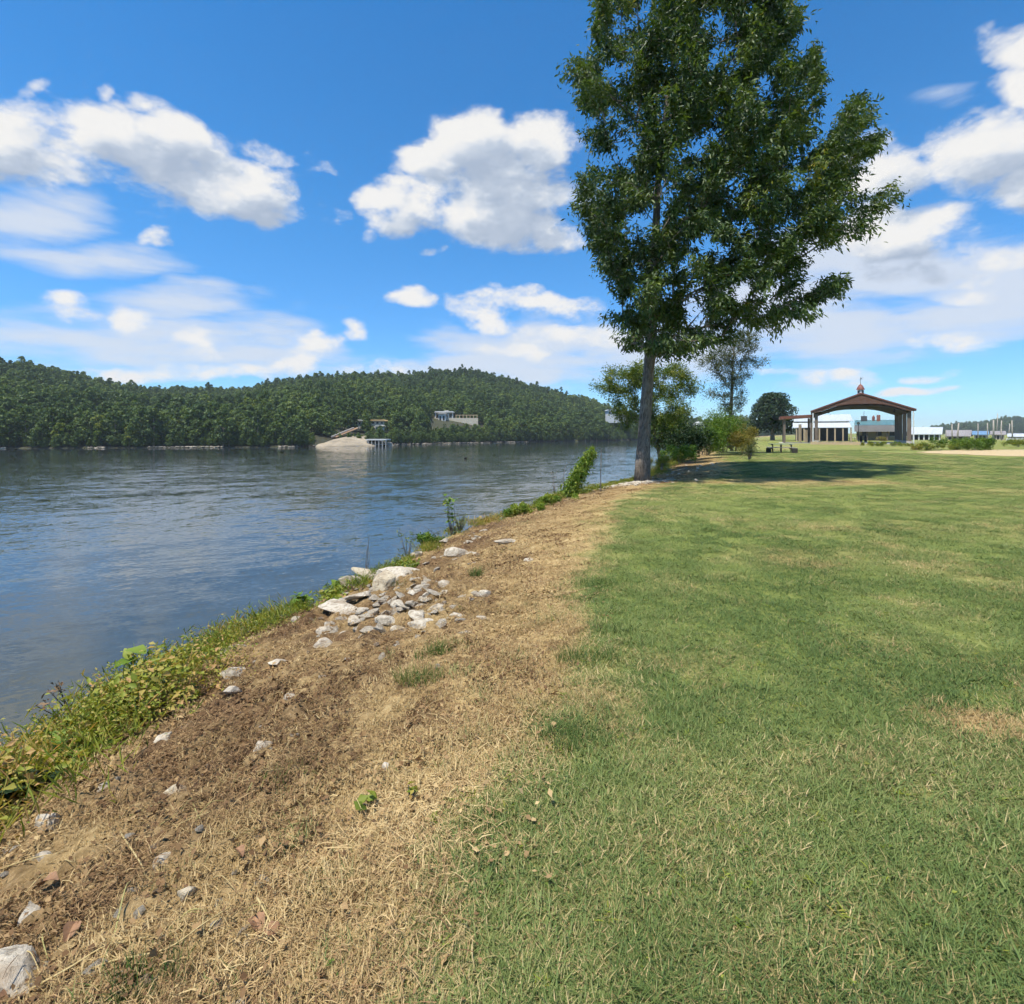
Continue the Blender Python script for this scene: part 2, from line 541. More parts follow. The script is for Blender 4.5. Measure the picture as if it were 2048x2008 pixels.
def ground_base(P):
    """smooth height of the bank and lawn"""
    P = np.asarray(P, dtype=float)
    x, y = P[:, 0], P[:, 1]
    e = sdist(P, E_LINE)
    bl = sdist(P, B_LINE)
    ez = np.interp(y, [-60, 2, 7, 12, 16, 21, 30, 60], [-1.05, -1.05, -1.0, -.85, -.7, -.42, -.35, -.3])
    w = np.maximum(e - bl, .5)
    t = np.clip(e / (w + .6), 0, 1)
    z_land = ez * (1 - t) ** 1.55
    drop = np.clip(-e, 0, None)
    z_out = ez - 1.15 * drop - .25 * np.minimum(drop, 1.0)
    z_bed = WATER_Z - .25 - .055 * np.clip(drop - 1.5, 0, 60)
    z_out = np.maximum(z_out, z_bed)
    return np.where(e > 0, z_land, z_out), e, bl


def ground(P, fine=True):
    """z and dryness for points P (n,2)"""
    P = np.asarray(P, dtype=float)
    x, y = P[:, 0], P[:, 1]
    z, e, bl = ground_base(P)
    dn = fbm(x * .9, y * .9, seed=3, oct=4) - .5
    dn2 = fbm(x * 3.1, y * 3.1, seed=9, oct=3) - .5
    soft = np.interp(y, [0, 3, 8, 20], [.5, .45, .5, .9])
    dry = 1 - smooth(bl + dn * 1.3 + dn2 * .7, -soft, soft)
    # worn yellow patches in the lawn
    pt = fbm(x * .55, y * .55, seed=21, oct=4)
    lawn_dry = .05 + .22 * smooth(pt, .45, .70) + .24 * smooth(fbm(x * 2.3, y * 2.3, seed=5, oct=3), .5, .75)
    lawn_dry += .05 * (1 - smooth(y, 2.0, 5.0))
    q = ((x - 2.78) / .34) ** 2 + ((y - 3.0) / .17) ** 2 + dn2 * 1.2
    lawn_dry = np.maximum(lawn_dry, .95 * (1 - smooth(q, .5, 1.3)))
    q = ((x - 9.5) / 4.6) ** 2 + ((y - 17.8) / 1.5) ** 2 + dn * 1.2
    lawn_dry = np.maximum(lawn_dry, .62 * (1 - smooth(q, .3, 1.4)))
    dry = np.clip(np.maximum(dry, lawn_dry), 0, 1)
    dead = 1 - smooth(bl + dn * 1.0, -.5, .35)
    if fine:
        near = 1 - smooth(np.hypot(x, y), 14, 40)
        brown = (1 - smooth(bl + dn, -.9, .2)) * smooth(e, -1.0, .4)
        left = smooth(-bl, .3, 2.2)
        z = z + near * brown * (.10 * (fbm(x * 2.2, y * 2.2, seed=31, oct=3) - .5) + .21 * left * np.abs(fbm(x * 5, y * 5, seed=33, oct=4, gain=.6) - .5) * 1.6
                                + .05 * (fbm(x * 22, y * 22, seed=35, oct=3, gain=.6) - .5))
        z = z + near * (.04 * (fbm(x * 1.1, y * 1.1, seed=37, oct=3) - .5) + .016 * (fbm(x * 14, y * 14, seed=39, oct=3) - .5))
    return z, dry, dead, e, bl


def gz(x, y):
    return float(ground(np.array([[x, y]]))[0][0])


def graded(lo, a, b_, hi, step, grow):
    mid = list(np.arange(a, b_ + 1e-6, step))
    out, s = [], step
    v = b_
    while v < hi:
        s *= grow
        v += s
        out.append(min(v, hi))
    left, s, v = [], step, a
    while v > lo:
        s *= grow
        v -= s
        left.append(max(v, lo))
    return np.array(left[::-1] + mid + out)


def ground_mat():
    m, b = new_mat("turf_and_soil")
    geo = b.n('ShaderNodeNewGeometry')
    pos = geo.outputs['Position']
    dry = b.attr('dry').outputs['Fac']
    dead = b.attr('dead').outputs['Fac']
    e = b.attr('shore').outputs['Fac']
    nA = b.noise(pos, 1.3, 5, .6)
    nB = b.noise(pos, 16.0, 6, .7)
    nC = b.noise(pos, 70.0, 4, .7)
    g1 = b.ramp(b.math('MULTIPLY_ADD', nB, .7, b.math('MULTIPLY', nA, .3)), [(.3, (.09, .125, .03)), (.5, (.155, .195, .046)), (.72, (.25, .25, .08))])
    straw = b.ramp(nB, [(.3, (.20, .135, .056)), (.5, (.40, .285, .13)), (.7, (.57, .44, .22))])
    soil = b.ramp(b.math('MULTIPLY_ADD', nC, .5, b.math('MULTIPLY', nB, .5)), [(.36, (.020, .012, .007)), (.48, (.095, .056, .029)), (.60, (.20, .125, .066)), (.74, (.36, .25, .135))])
    c = b.mix(dry, g1, straw)
    sf = b.math('MULTIPLY', b.math('MULTIPLY', dead, b.sstep(b.attr('inland').outputs['Fac'], .3, 2.2)), b.ramp(nA, [(.3, (.35, .35, .35)), (.62, (1, 1, 1))]))
    c = b.mix(sf, c, soil)
    # mud and sand bed, painted darker offshore for light lost with depth
    z = b.n('ShaderNodeSeparateXYZ', {0: pos})
    wet = b.math('SUBTRACT', 1.0, b.sstep(z.outputs[2], WATER_Z - .2, WATER_Z + .35))
    sx = b.math('MULTIPLY', b.math('ADD', z.outputs[0], -3.0), .10)
    sy = b.math('MULTIPLY', b.math('ADD', z.outputs[1], -40.0), .062)
    r2 = b.math('ADD', b.math('MULTIPLY', sx, sx), b.math('MULTIPLY', sy, sy))
    shoal = b.math('SUBTRACT', 1.0, b.sstep(b.math('MULTIPLY_ADD', nA, .5, r2), .35, 1.35))
    near = b.sstep(e, -9.0, -1.0)
    bed = b.mix(b.math('MAXIMUM', shoal, b.math('MULTIPLY', near, .55)), (.035, .038, .028), (.42, .33, .20))
    c = b.mix(wet, c, bed)
    bp = b.n('ShaderNodeBump', {'Strength': .8, 'Distance': .02, 'Height': b.math('ADD', nB, b.math('MULTIPLY', nC, .6))})
    p = b.n('ShaderNodeBsdfPrincipled', {'Base Color': c, 'Roughness': .95, 'Specular IOR Level': .1, 'Normal': bp})
    finish(b, p)
    return m


def build_ground():
    xs = graded(-500, -6.0, 3.2, 2600, .045, 1.07)
    ys = graded(-50, .7, 10.5, 3200, .045, 1.055)
    X, Y = np.meshgrid(xs, ys)
    P = np.stack([X.ravel(), Y.ravel()], 1)
    z, dry, dead, e, bl = ground(P)
    nx, ny = len(xs), len(ys)
    i = np.arange((ny - 1) * (nx - 1))
    r, c = i // (nx - 1), i % (nx - 1)
    a = r * nx + c
    Fc = np.stack([a, a + 1, a + nx + 1, a + nx], 1)
    me = np_mesh("ground", np.column_stack([P, z]), Fc, True, {'dry': dry, 'dead': dead, 'shore': e, 'inland': -bl})
    o = link("ground", me, ground_mat())
    tag(o, "mown green lawn with a dead brown strip sloping to the water", "lawn", kind="structure")


build_ground()


def build_water():
    m, b = new_mat("lake_water")
    pos = b.n('ShaderNodeNewGeometry').outputs['Position']
    rot = b.n('ShaderNodeVectorRotate', {'Vector': pos, 'Angle': math.radians(-24)}, rotation_type='Z_AXIS').outputs[0]
    v1 = b.vmath('MULTIPLY', rot, (.55, 1.5, 1))
    v2 = b.vmath('MULTIPLY', rot, (.16, .42, 1))
    n2 = b.noise(v2, 1.0, 4, .5, .8)
    calm = b.sstep(b.noise(b.vmath('MULTIPLY', pos, (.006, .02, 1)), 1.0, 3, .5), .40, .62)
    sp = b.n('ShaderNodeSeparateXYZ', {0: pos})
    # sheltered, glassy water under the left-hand shore
    dx = b.math('MULTIPLY', b.math('ADD', sp.outputs[0], 118.0), .011)
    dy = b.math('MULTIPLY', b.math('ADD', sp.outputs[1], -112.0), .045)
    rr = b.math('ADD', b.math('MULTIPLY', dx, dx), b.math('MULTIPLY', dy, dy))
    shel = b.sstep(b.math('ADD', rr, b.math('MULTIPLY', n2, .5)), .5, 1.5)
    amp = b.math('MULTIPLY', b.math('MULTIPLY_ADD', calm, .26, .20), b.math('MULTIPLY_ADD', shel, .93, .07))
    cn = lambda v, sc, de, di: b.n('ShaderNodeTexNoise', {'Vector': v, 'Scale': sc, 'Detail': de, 'Roughness': .55, 'Distortion': di}).outputs['Color']
    s1 = b.vmath('MULTIPLY_ADD', cn(v1, 2.6, 3, .4), (.34, .58, 0), (-.17, -.29, 0))
    s2 = b.vmath('MULTIPLY_ADD', cn(v2, 1.3, 2, .5), (.16, .30, 0), (-.08, -.15, 0))
    s3 = b.vmath('MULTIPLY_ADD', cn(b.vmath('MULTIPLY', rot, (1, 1.8, 1)), 7.5, 2, .3), (.42, .55, 0), (-.21, -.275, 0))
    sl = b.vmath('ADD', b.vmath('ADD', s1, s2), s3)
    sl = b.vmath('MULTIPLY', sl, b.n('ShaderNodeCombineXYZ', {0: amp, 1: amp, 2: amp}).outputs[0])
    bp = b.vmath('NORMALIZE', b.vmath('ADD', sl, (0, 0, 1)))
    fr = b.n('ShaderNodeFresnel', {'IOR': 1.34, 'Normal': bp}).outputs[0]
    gl = b.n('ShaderNodeBsdfAnisotropic', {'Color': (1, 1, 1), 'Roughness': .05, 'Normal': bp})
    df = b.n('ShaderNodeBsdfDiffuse', {'Color': (.060, .076, .078), 'Normal': bp})
    tr = b.n('ShaderNodeBsdfTransparent', {0: (.75, .78, .70)})
    body = b.n('ShaderNodeMixShader', {0: .38, 1: df, 2: tr})
    mx = b.n('ShaderNodeMixShader', {0: fr, 1: body, 2: gl})
    finish(b, mx)
    me = bpy.data.meshes.new("water")
    me.from_pydata([(-900, -45, WATER_Z), (1500, -45, WATER_Z), (1500, 2500, WATER_Z), (-900, 2500, WATER_Z)], [], [(0, 1, 2, 3)])
    o = link("water", me, m)
    tag(o, "rippled blue river water between the bank and the wooded hills", "water", kind="structure")


build_water()

# ------------------------------------------------------------------ hills across the water
HX = [-900, 0, 300, 600, 750, 900, 1050, 1200, 1300, 1400, 1520, 1700]
HDS = [118, 131, 137, 146, 165, 193, 225, 256, 300, 360, 470, 700]
TX = [-900, 0, 300, 500, 700, 930, 1100, 1200, 1300, 1400, 1520, 1700]
TT = [110, 115, 220, 230, 200, 210, 190, 150, 120, 90, 90, 90]
SKX = [-900, -300, 0, 60, 100, 180, 250, 300, 350, 420, 490, 540, 600, 650, 750, 800, 880, 930, 980, 1030, 1080, 1130, 1180, 1220, 1260, 1300, 1380, 1420, 1460, 1500, 1540, 1600, 1700]
SKY = [735, 730, 728, 725, 735, 755, 770, 778, 775, 778, 778, 765, 755, 750, 748, 746, 742, 739, 748, 761, 775, 788, 800, 815, 828, 836, 838, 843, 836, 838, 848, 872, 910]
TREE_H = 5.8


def hill(x, y):
    x = np.asarray(x, float); y = np.maximum(np.asarray(y, float), 1.0)
    px = np.clip(CX + F * x / y, -900, 1700)
    ds = np.interp(px, HX, HDS)
    T = np.interp(px, TX, TT)
    sk = np.interp(px, SKX, SKY)
    H = CAMZ + (CY - sk) / F * (ds + T) - TREE_H
    H = np.maximum(H, -4)
    s = (y - ds - 6.0) / (T - 6.0)
    g_ = np.where(s < 1, np.clip(s, 0, 1) ** .85 * (1 - .12 * np.sin(np.clip(s, 0, 1) * math.pi)), 1 - .35 * smooth(s, 1, 2.6))
    n = fbm(x * .02, y * .02, seed=51, oct=4) - .5
    z = -2.9 + np.clip((y - ds) * .8, -4, 1.0) + .06 * np.clip(y - ds, 0, 9) + (H + 1.4) * g_ + n * 9 * np.clip(s * 2, 0, 1) * smooth(s, 0, .4) * (1 - .8 * smooth(s, .7, 1.0))
    return z, s, ds, px


FX = [1700, 1820, 1880, 1920, 1960, 2000, 2048, 2300, 3000]
FY = [866, 862, 854, 849, 847, 838, 836, 832, 835]


def far_hill(x, y):
    px = np.clip(CX + F * np.asarray(x, float) / np.maximum(y, 1.0), 1700, 3000)
    sk = np.interp(px, FX, FY)
    H = CAMZ + (CY - sk) / F * 860 - 9
    s = (np.asarray(y, float) - 620) / 240
    g_ = np.where(s < 1, smooth(s, 0, 1), 1 - .4 * smooth(s, 1, 3))
    return np.where(px > 1700, -.5 + np.maximum(H, 0) * g_ - 1.5 * (1 - smooth(s, 0, .1)), -3), s, px


def grid_mesh(name, xs, ys, zf, m):
    X, Y = np.meshgrid(xs, ys)
    Z = zf(X.ravel(), Y.ravel())
    nx, ny = len(xs), len(ys)
    i = np.arange((ny - 1) * (nx - 1))
    r, c = i // (nx - 1), i % (nx - 1)
    a = r * nx + c
    return np_mesh(name, np.column_stack([X.ravel(), Y.ravel(), Z]), np.stack([a, a + 1, a + nx + 1, a + nx], 1), True)


M['hill'] = plain("forest_floor", (.055, .06, .03), (.03, .028, .018), .08, .95)
tag(link("hills", grid_mesh("hills", np.arange(-560, 420, 6.0), np.concatenate([np.arange(104, 330, 2.0), np.arange(330, 700, 6.0)]), lambda x, y: hill(x, y)[0], M['hill']), M['hill']),
    "wooded hills rising across the river", "hill", kind="structure")
tag(link("far_hills", grid_mesh("far_hills", np.arange(380, 2300, 20.0), np.arange(600, 1400, 16.0), lambda x, y: far_hill(x, y)[0], M['hill']), M['hill']),
    "distant blue-grey wooded ridge beyond the marina", "hill", kind="structure")

# ------------------------------------------------------------------ foliage builders
def unit(a):
    return a / np.maximum(np.linalg.norm(a, axis=-1, keepdims=True), 1e-9)


def leaves(C, D, Nn, L, Wd, fold=.25):
    """folded diamond leaves: base C, direction D, normal Nn; L, Wd arrays"""
    n = len(C)
    D = unit(D)
    S = unit(np.cross(D, Nn))
    Up = np.cross(S, D)
    L = np.broadcast_to(L, n)[:, None]
    Wd = np.broadcast_to(Wd, n)[:, None]
    mid = C + D * L * .45
    V = np.empty((n, 4, 3))
    V[:, 0] = C
    V[:, 1] = mid + S * Wd * .5 + Up * Wd * fold
    V[:, 2] = C + D * L - Up * L * .08
    V[:, 3] = mid - S * Wd * .5 + Up * Wd * fold
    base = np.arange(n)[:, None] * 4
    T = np.concatenate([base + np.array([0, 1, 2]), base + np.array([0, 2, 3])])
    return V.reshape(-1, 3), T


def leaf_obj(name, C, D, Nn, L, Wd, tint, m, parent=None, fold=.25, col=None):
    V, T = leaves(C, D, Nn, L, Wd, fold)
    me = np_mesh(name, V, T, False, {'tint': np.repeat(np.clip(tint, 0, 1), 4)})
    return link(name, me, m, parent, col)


def rdir(n, rng=RNG):
    return unit(rng.normal(size=(n, 3)))


def crown_cards(rng, H, R, n_lobes, n, size, base=.25, squash=1.0, core=True):
    """a tree crown as leaf clumps over several lobes; unit base at z=0"""
    lob = []
    for i in range(n_lobes):
        t = (i + rng.uniform(.1, .9)) / n_lobes
        zz = H * (base + (1 - base) * (.10 + .76 * t))
        rr = R * math.sqrt(max(.05, 1 - ((t - .36) / .72) ** 2)) * .68
        a = i * 2.4 + rng.uniform(-.5, .5)
        q = rng.uniform(.45, 1) * rr
        lob.append((q * math.cos(a), q * math.sin(a), zz, R * rng.uniform(.36, .52) * (1.05 - .30 * t)))
    lob.append((0, 0, H * .86, R * .34))
    lob = np.array(lob)
    k = rng.integers(0, len(lob), n)
    d = rdir(n, rng)
    d[:, 2] = np.where(d[:, 2] < -.5, -d[:, 2], d[:, 2])
    r = lob[k, 3] * rng.uniform(.72, 1.08, n)
    C = lob[k, :3] + d * r[:, None] * np.array([1, 1, .85 * squash])
    Nn = unit(d + rdir(n, rng) * .75)
    D = unit(np.cross(Nn, rdir(n, rng)))
    D[:, 2] -= .15
    lobt = rng.uniform(-.18, .18, len(lob))
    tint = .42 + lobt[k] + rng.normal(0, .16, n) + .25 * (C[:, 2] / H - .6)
    L = size * rng.uniform(.7, 1.4, n)
    return C - D * L[:, None] * .5, D, Nn, L, L * .75, tint


def lumpy_core(rng, H, R, base=.3):
    """dark inner mass of twigs so that far crowns are not see-through"""
    return None


# prototypes of forest trees (only instanced)
PROTO = bpy.data.collections.new("forest_tree_kinds")


def forest_protos():
    for i in range(7):
        rng = np.random.default_rng(100 + i)
        H = rng.uniform(7.5, 10.0)
        R = rng.uniform(2.6, 3.6)
        if i == 6: H, R = 11.5, 2.2
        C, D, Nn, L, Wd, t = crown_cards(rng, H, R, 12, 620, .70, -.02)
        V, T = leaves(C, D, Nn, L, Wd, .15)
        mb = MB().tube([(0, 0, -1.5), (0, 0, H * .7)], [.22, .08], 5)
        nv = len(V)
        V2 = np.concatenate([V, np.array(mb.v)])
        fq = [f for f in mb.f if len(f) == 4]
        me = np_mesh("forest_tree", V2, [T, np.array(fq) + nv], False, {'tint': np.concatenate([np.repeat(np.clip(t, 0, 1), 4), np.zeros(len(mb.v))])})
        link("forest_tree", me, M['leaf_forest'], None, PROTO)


forest_protos()


def instancer(name, pts, rot, scl, idx, coll, extra=None):
    """one object whose points carry instances of a collection's members"""
    me = bpy.data.meshes.new(name)
    me.vertices.add(len(pts))
    me.vertices.foreach_set("co", np.asarray(pts, np.float32).ravel())
    a = me.attributes.new("rot", 'FLOAT_VECTOR', 'POINT'); a.data.foreach_set("vector", np.asarray(rot, np.float32).ravel())
    a = me.attributes.new("scl", 'FLOAT_VECTOR', 'POINT'); a.data.foreach_set("vector", np.asarray(scl, np.float32).ravel())
    a = me.attributes.new("idx", 'INT', 'POINT'); a.data.foreach_set("value", np.asarray(idx, np.int32))
    for k, v in (extra or {}).items():
        a = me.attributes.new(k, 'FLOAT', 'POINT'); a.data.foreach_set("value", np.asarray(v, np.float32))
    o = link(name, me)
    g = bpy.data.node_groups.new(name + "_scatter", 'GeometryNodeTree')
    g.interface.new_socket("Geometry", in_out='INPUT', socket_type='NodeSocketGeometry')
    g.interface.new_socket("Geometry", in_out='OUTPUT', socket_type='NodeSocketGeometry')
    q = NB(g)
    gi = g.nodes.new('NodeGroupInput'); go = g.nodes.new('NodeGroupOutput')
    ci = q.n('GeometryNodeCollectionInfo', transform_space='ORIGINAL')
    ci.inputs['Collection'].default_value = coll
    ci.inputs['Separate Children'].default_value = True
    ci.inputs['Reset Children'].default_value = True

    def na(nm, t):
        nd = q.n('GeometryNodeInputNamedAttribute', data_type=t)
        nd.inputs['Name'].default_value = nm
        return nd.outputs['Attribute']
    eu = q.n('FunctionNodeEulerToRotation', {0: na("rot", 'FLOAT_VECTOR')})
    ip = q.n('GeometryNodeInstanceOnPoints')
    g.links.new(gi.outputs[0], ip.inputs['Points'])
    g.links.new(ci.outputs[0], ip.inputs['Instance'])
    ip.inputs['Pick Instance'].default_value = True
    g.links.new(na("idx", 'INT'), ip.inputs['Instance Index'])
    g.links.new(eu.outputs[0], ip.inputs['Rotation'])
    g.links.new(na("scl", 'FLOAT_VECTOR'), ip.inputs['Scale'])
    g.links.new(ip.outputs[0], go.inputs[0])
    md = o.modifiers.new("scatter", 'NODES')
    md.node_group = g
    return o


# screen windows kept open through the trees: x0, x1, y0, y1, distance of what stands there
CLEAR = [(866, 960, 822, 848, 229), (680, 745, 842, 866, 172), (630, 782, 866, 900, 160), (1208, 1256, 816, 834, 282),
         (745, 800, 838, 852, 185), (1374, 1416, 843, 862, 398)]


def blocked(px, ytop, ybot, hw, d):
    bad = np.zeros(len(px), bool)
    for (x0, x1, y0, y1, dd) in CLEAR:
        bad |= (px + hw > x0) & (px - hw < x1) & (ytop < y1) & (ybot > y0) & (d < dd + 4)
    return bad


def build_forest():
    n = 34000
    px = RNG.uniform(-260, 1600, n)
    s = RNG.uniform(.02, 1.25, n)
    ds = np.interp(px, HX, HDS); T = np.interp(px, TX, TT)
    y = ds + s * T
    # thin to an even spacing by area
    keep = RNG.uniform(0, 1, n) < np.clip(y * T / (300. * 200), .2, 1)
    px, y = px[keep], y[keep]
    x = (px - CX) / F * y
    order = RNG.permutation(len(x))
    cell, kx, ky = {}, [], []
    for i in order:
        c = (int(x[i] // 2.7), int(y[i] // 2.7))
        if c in cell: continue
        cell[c] = 1
        kx.append(x[i]); ky.append(y[i])
    x, y = np.array(kx), np.array(ky)
    z, s, ds, px = hill(x, y)
    sc = .42 + .55 * RNG.uniform(0, 1, len(x)) ** 1.6 * np.where(RNG.uniform(0, 1, len(x)) > .95, 1.2, 1)
    top = CY - (z + 8.2 * sc - CAMZ) / y * F
    bot = CY - (z - CAMZ) / y * F
    bad = blocked(px, top, bot, 3.3 * sc / y * F, y)
    sc = np.where(bad, sc * .42, sc)
    top = CY - (z + 8.2 * sc - CAMZ) / y * F
    ok = ~blocked(px, top, bot, 3.0 * sc / y * F, y) & (z > -1.6)
    x, y, z, sc = x[ok], y[ok], z[ok], sc[ok]
    m = len(x)
    tint = np.clip(.42 + (fbm(x * .035, y * .035, seed=71, oct=3) - .5) * 1.5 + RNG.normal(0, .24, m) + .35 * (RNG.uniform(0, 1, m) > .94), 0, 1)
    # undergrowth along the water's edge
    pu = RNG.uniform(-200, 1420, 1500)
    du = np.interp(pu, HX, HDS) + RNG.uniform(.9, 9, 1500)
    xu = (pu - CX) / F * du
    zu = hill(xu, du)[0]
    su = RNG.uniform(.16, .42, 1500)
    tp = CY - (zu + 8.2 * su - CAMZ) / du * F
    ok = ~blocked(pu, tp, CY - (zu - CAMZ) / du * F, 2.0 * su / du * F, du)
    x, y, z, sc = np.concatenate([x, xu[ok]]), np.concatenate([y, du[ok]]), np.concatenate([z, zu[ok]]), np.concatenate([sc, su[ok]])
    tint = np.concatenate([tint, RNG.uniform(.2, .8, ok.sum())])
    xf, yf = RNG.uniform(420, 1500, 4200), RNG.uniform(622, 900, 4200)
    zf, sf, pf = far_hill(xf, yf)
    ok = (zf > .4) & (pf > 1800) & (pf < 2300)
    xf, yf, zf = xf[ok], yf[ok], zf[ok]
    X = np.concatenate([x, xf]); Y = np.concatenate([y, yf]); Z = np.concatenate([z, zf])
    S = np.concatenate([sc, RNG.uniform(.9, 1.4, len(xf))])
    Tn = np.concatenate([tint, RNG.uniform(.2, .6, len(xf))])
    k = len(X)
    rot = np.column_stack([np.zeros(k), np.zeros(k), RNG.uniform(0, 6.28, k)])
    sv = np.column_stack([S * RNG.uniform(.85, 1.2, k), S * RNG.uniform(.85, 1.2, k), S * RNG.uniform(.85, 1.15, k)])
    o = instancer("hill_forest", np.column_stack([X, Y, Z]), rot, sv, RNG.integers(0, 7, k), PROTO, {'tint': Tn})
    tag(o, "dense dark green forest covering the hills across the river", "forest", kind="stuff")


build_forest()


# --------------------------------------------- trees along the far shore, one by one
def shore_tree_kind(i):
    rng = np.random.default_rng(300 + i)
    H = [9.5, 8.0, 11.0, 7.0, 9.0][i]
    R = [3.3, 3.2, 2.8, 2.8, 3.8][i]
    t = empty("shore_tree")
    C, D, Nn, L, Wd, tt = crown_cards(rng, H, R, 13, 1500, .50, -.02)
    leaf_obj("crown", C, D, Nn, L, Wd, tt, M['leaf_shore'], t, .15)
    mb = MB()
    mb.tube([(0, 0, -1.2), (.1, 0, H * .3), (0, .1, H * .75)], [.24, .17, .06], 6)
    for a in range(4):
        th = a * 1.6 + i
        mb.tube([(0, 0, H * (.25 + .1 * a)), (math.cos(th) * R * .55, math.sin(th) * R * .55, H * (.42 + .11 * a))], [.09, .03], 5)
    mb.build("trunk", M['bark'], t)
    return t


def copy_tree(o, parent=None):
    c = o.copy()
    COL.objects.link(c)
    if parent is not None: c.parent = parent
    for ch in o.children:
        copy_tree(ch, c)
    return c


KINDS = [shore_tree_kind(i) for i in range(5)]
_used = [False] * 5
SHORE_SPECIAL = {455: "bright yellow-green small tree at the water's edge under the far wooded hill",
                 262: "lone light green sapling leaning over the far pale shore rocks"}


def build_shore_trees():
    px = -90.0
    j = 0
    spots = []
    while px < 1235:
        d0 = np.interp(px, HX, HDS)
        spots.append((px, d0 + RNG.uniform(1.6, 4.2), RNG.uniform(.72, 1.08)))
        px += RNG.uniform(2.4, 5.0) * F / d0
    for k, (px, d, s) in enumerate(spots):
        x = (px - CX) / F * d
        z = float(hill([x], [d])[0][0])
        top = CY - (z + 9 * s - CAMZ) / d * F
        if 600 < px < 785: continue
        if 785 <= px < 965: s *= .62
        i = int(RNG.integers(0, 5))
        if 785 <= px < 965: i = 3
        t = copy_tree(KINDS[i]) if _used[i] else KINDS[i]
        _used[i] = True
        t.location = (x, d, z - .2)
        t.rotation_euler = (0, 0, RNG.uniform(0, 6.28))
        t.scale = (s * RNG.uniform(.85, 1.15), s, s * RNG.uniform(.9, 1.15))
        tag(t, "dark leafy tree in the front row along the far shore", "tree", "trees along the far shore")
    for i in range(5):
        if not _used[i]:
            KINDS[i].location = (-70 - 8 * i, 150, 2)
            tag(KINDS[i], "dark leafy tree in the front row along the far shore", "tree", "trees along the far shore")
    # two bright young trees that stand out
    for px, lab, s in ((458, SHORE_SPECIAL[455], .5), (258, SHORE_SPECIAL[262], .62), (198, "pale green tall young tree lit by sun on the far left shore", .95),
                       (118, "sunlit light green bushy tree at the far left shore", .7)):
        d = float(np.interp(px, HX, HDS)) + 1.6
        x = (px - CX) / F * d
        z = float(hill([x], [d])[0][0])
        rng = np.random.default_rng(int(px))
        t = empty("young_tree", (x, d, z))
        C, D, Nn, L, Wd, tt = crown_cards(rng, 9.5 * s, 2.4 * s, 9, 700, .42, .12)
        leaf_obj("crown", C, D, Nn, L, Wd, tt + .1, M['leaf_yellow'], t, .15)
        MB().tube([(0, 0, -1.0), (0, 0, 7 * s)], [.12, .05], 6).build("trunk", M['bark_pale'], t)
        tag(t, lab, "tree")


build_shore_trees()


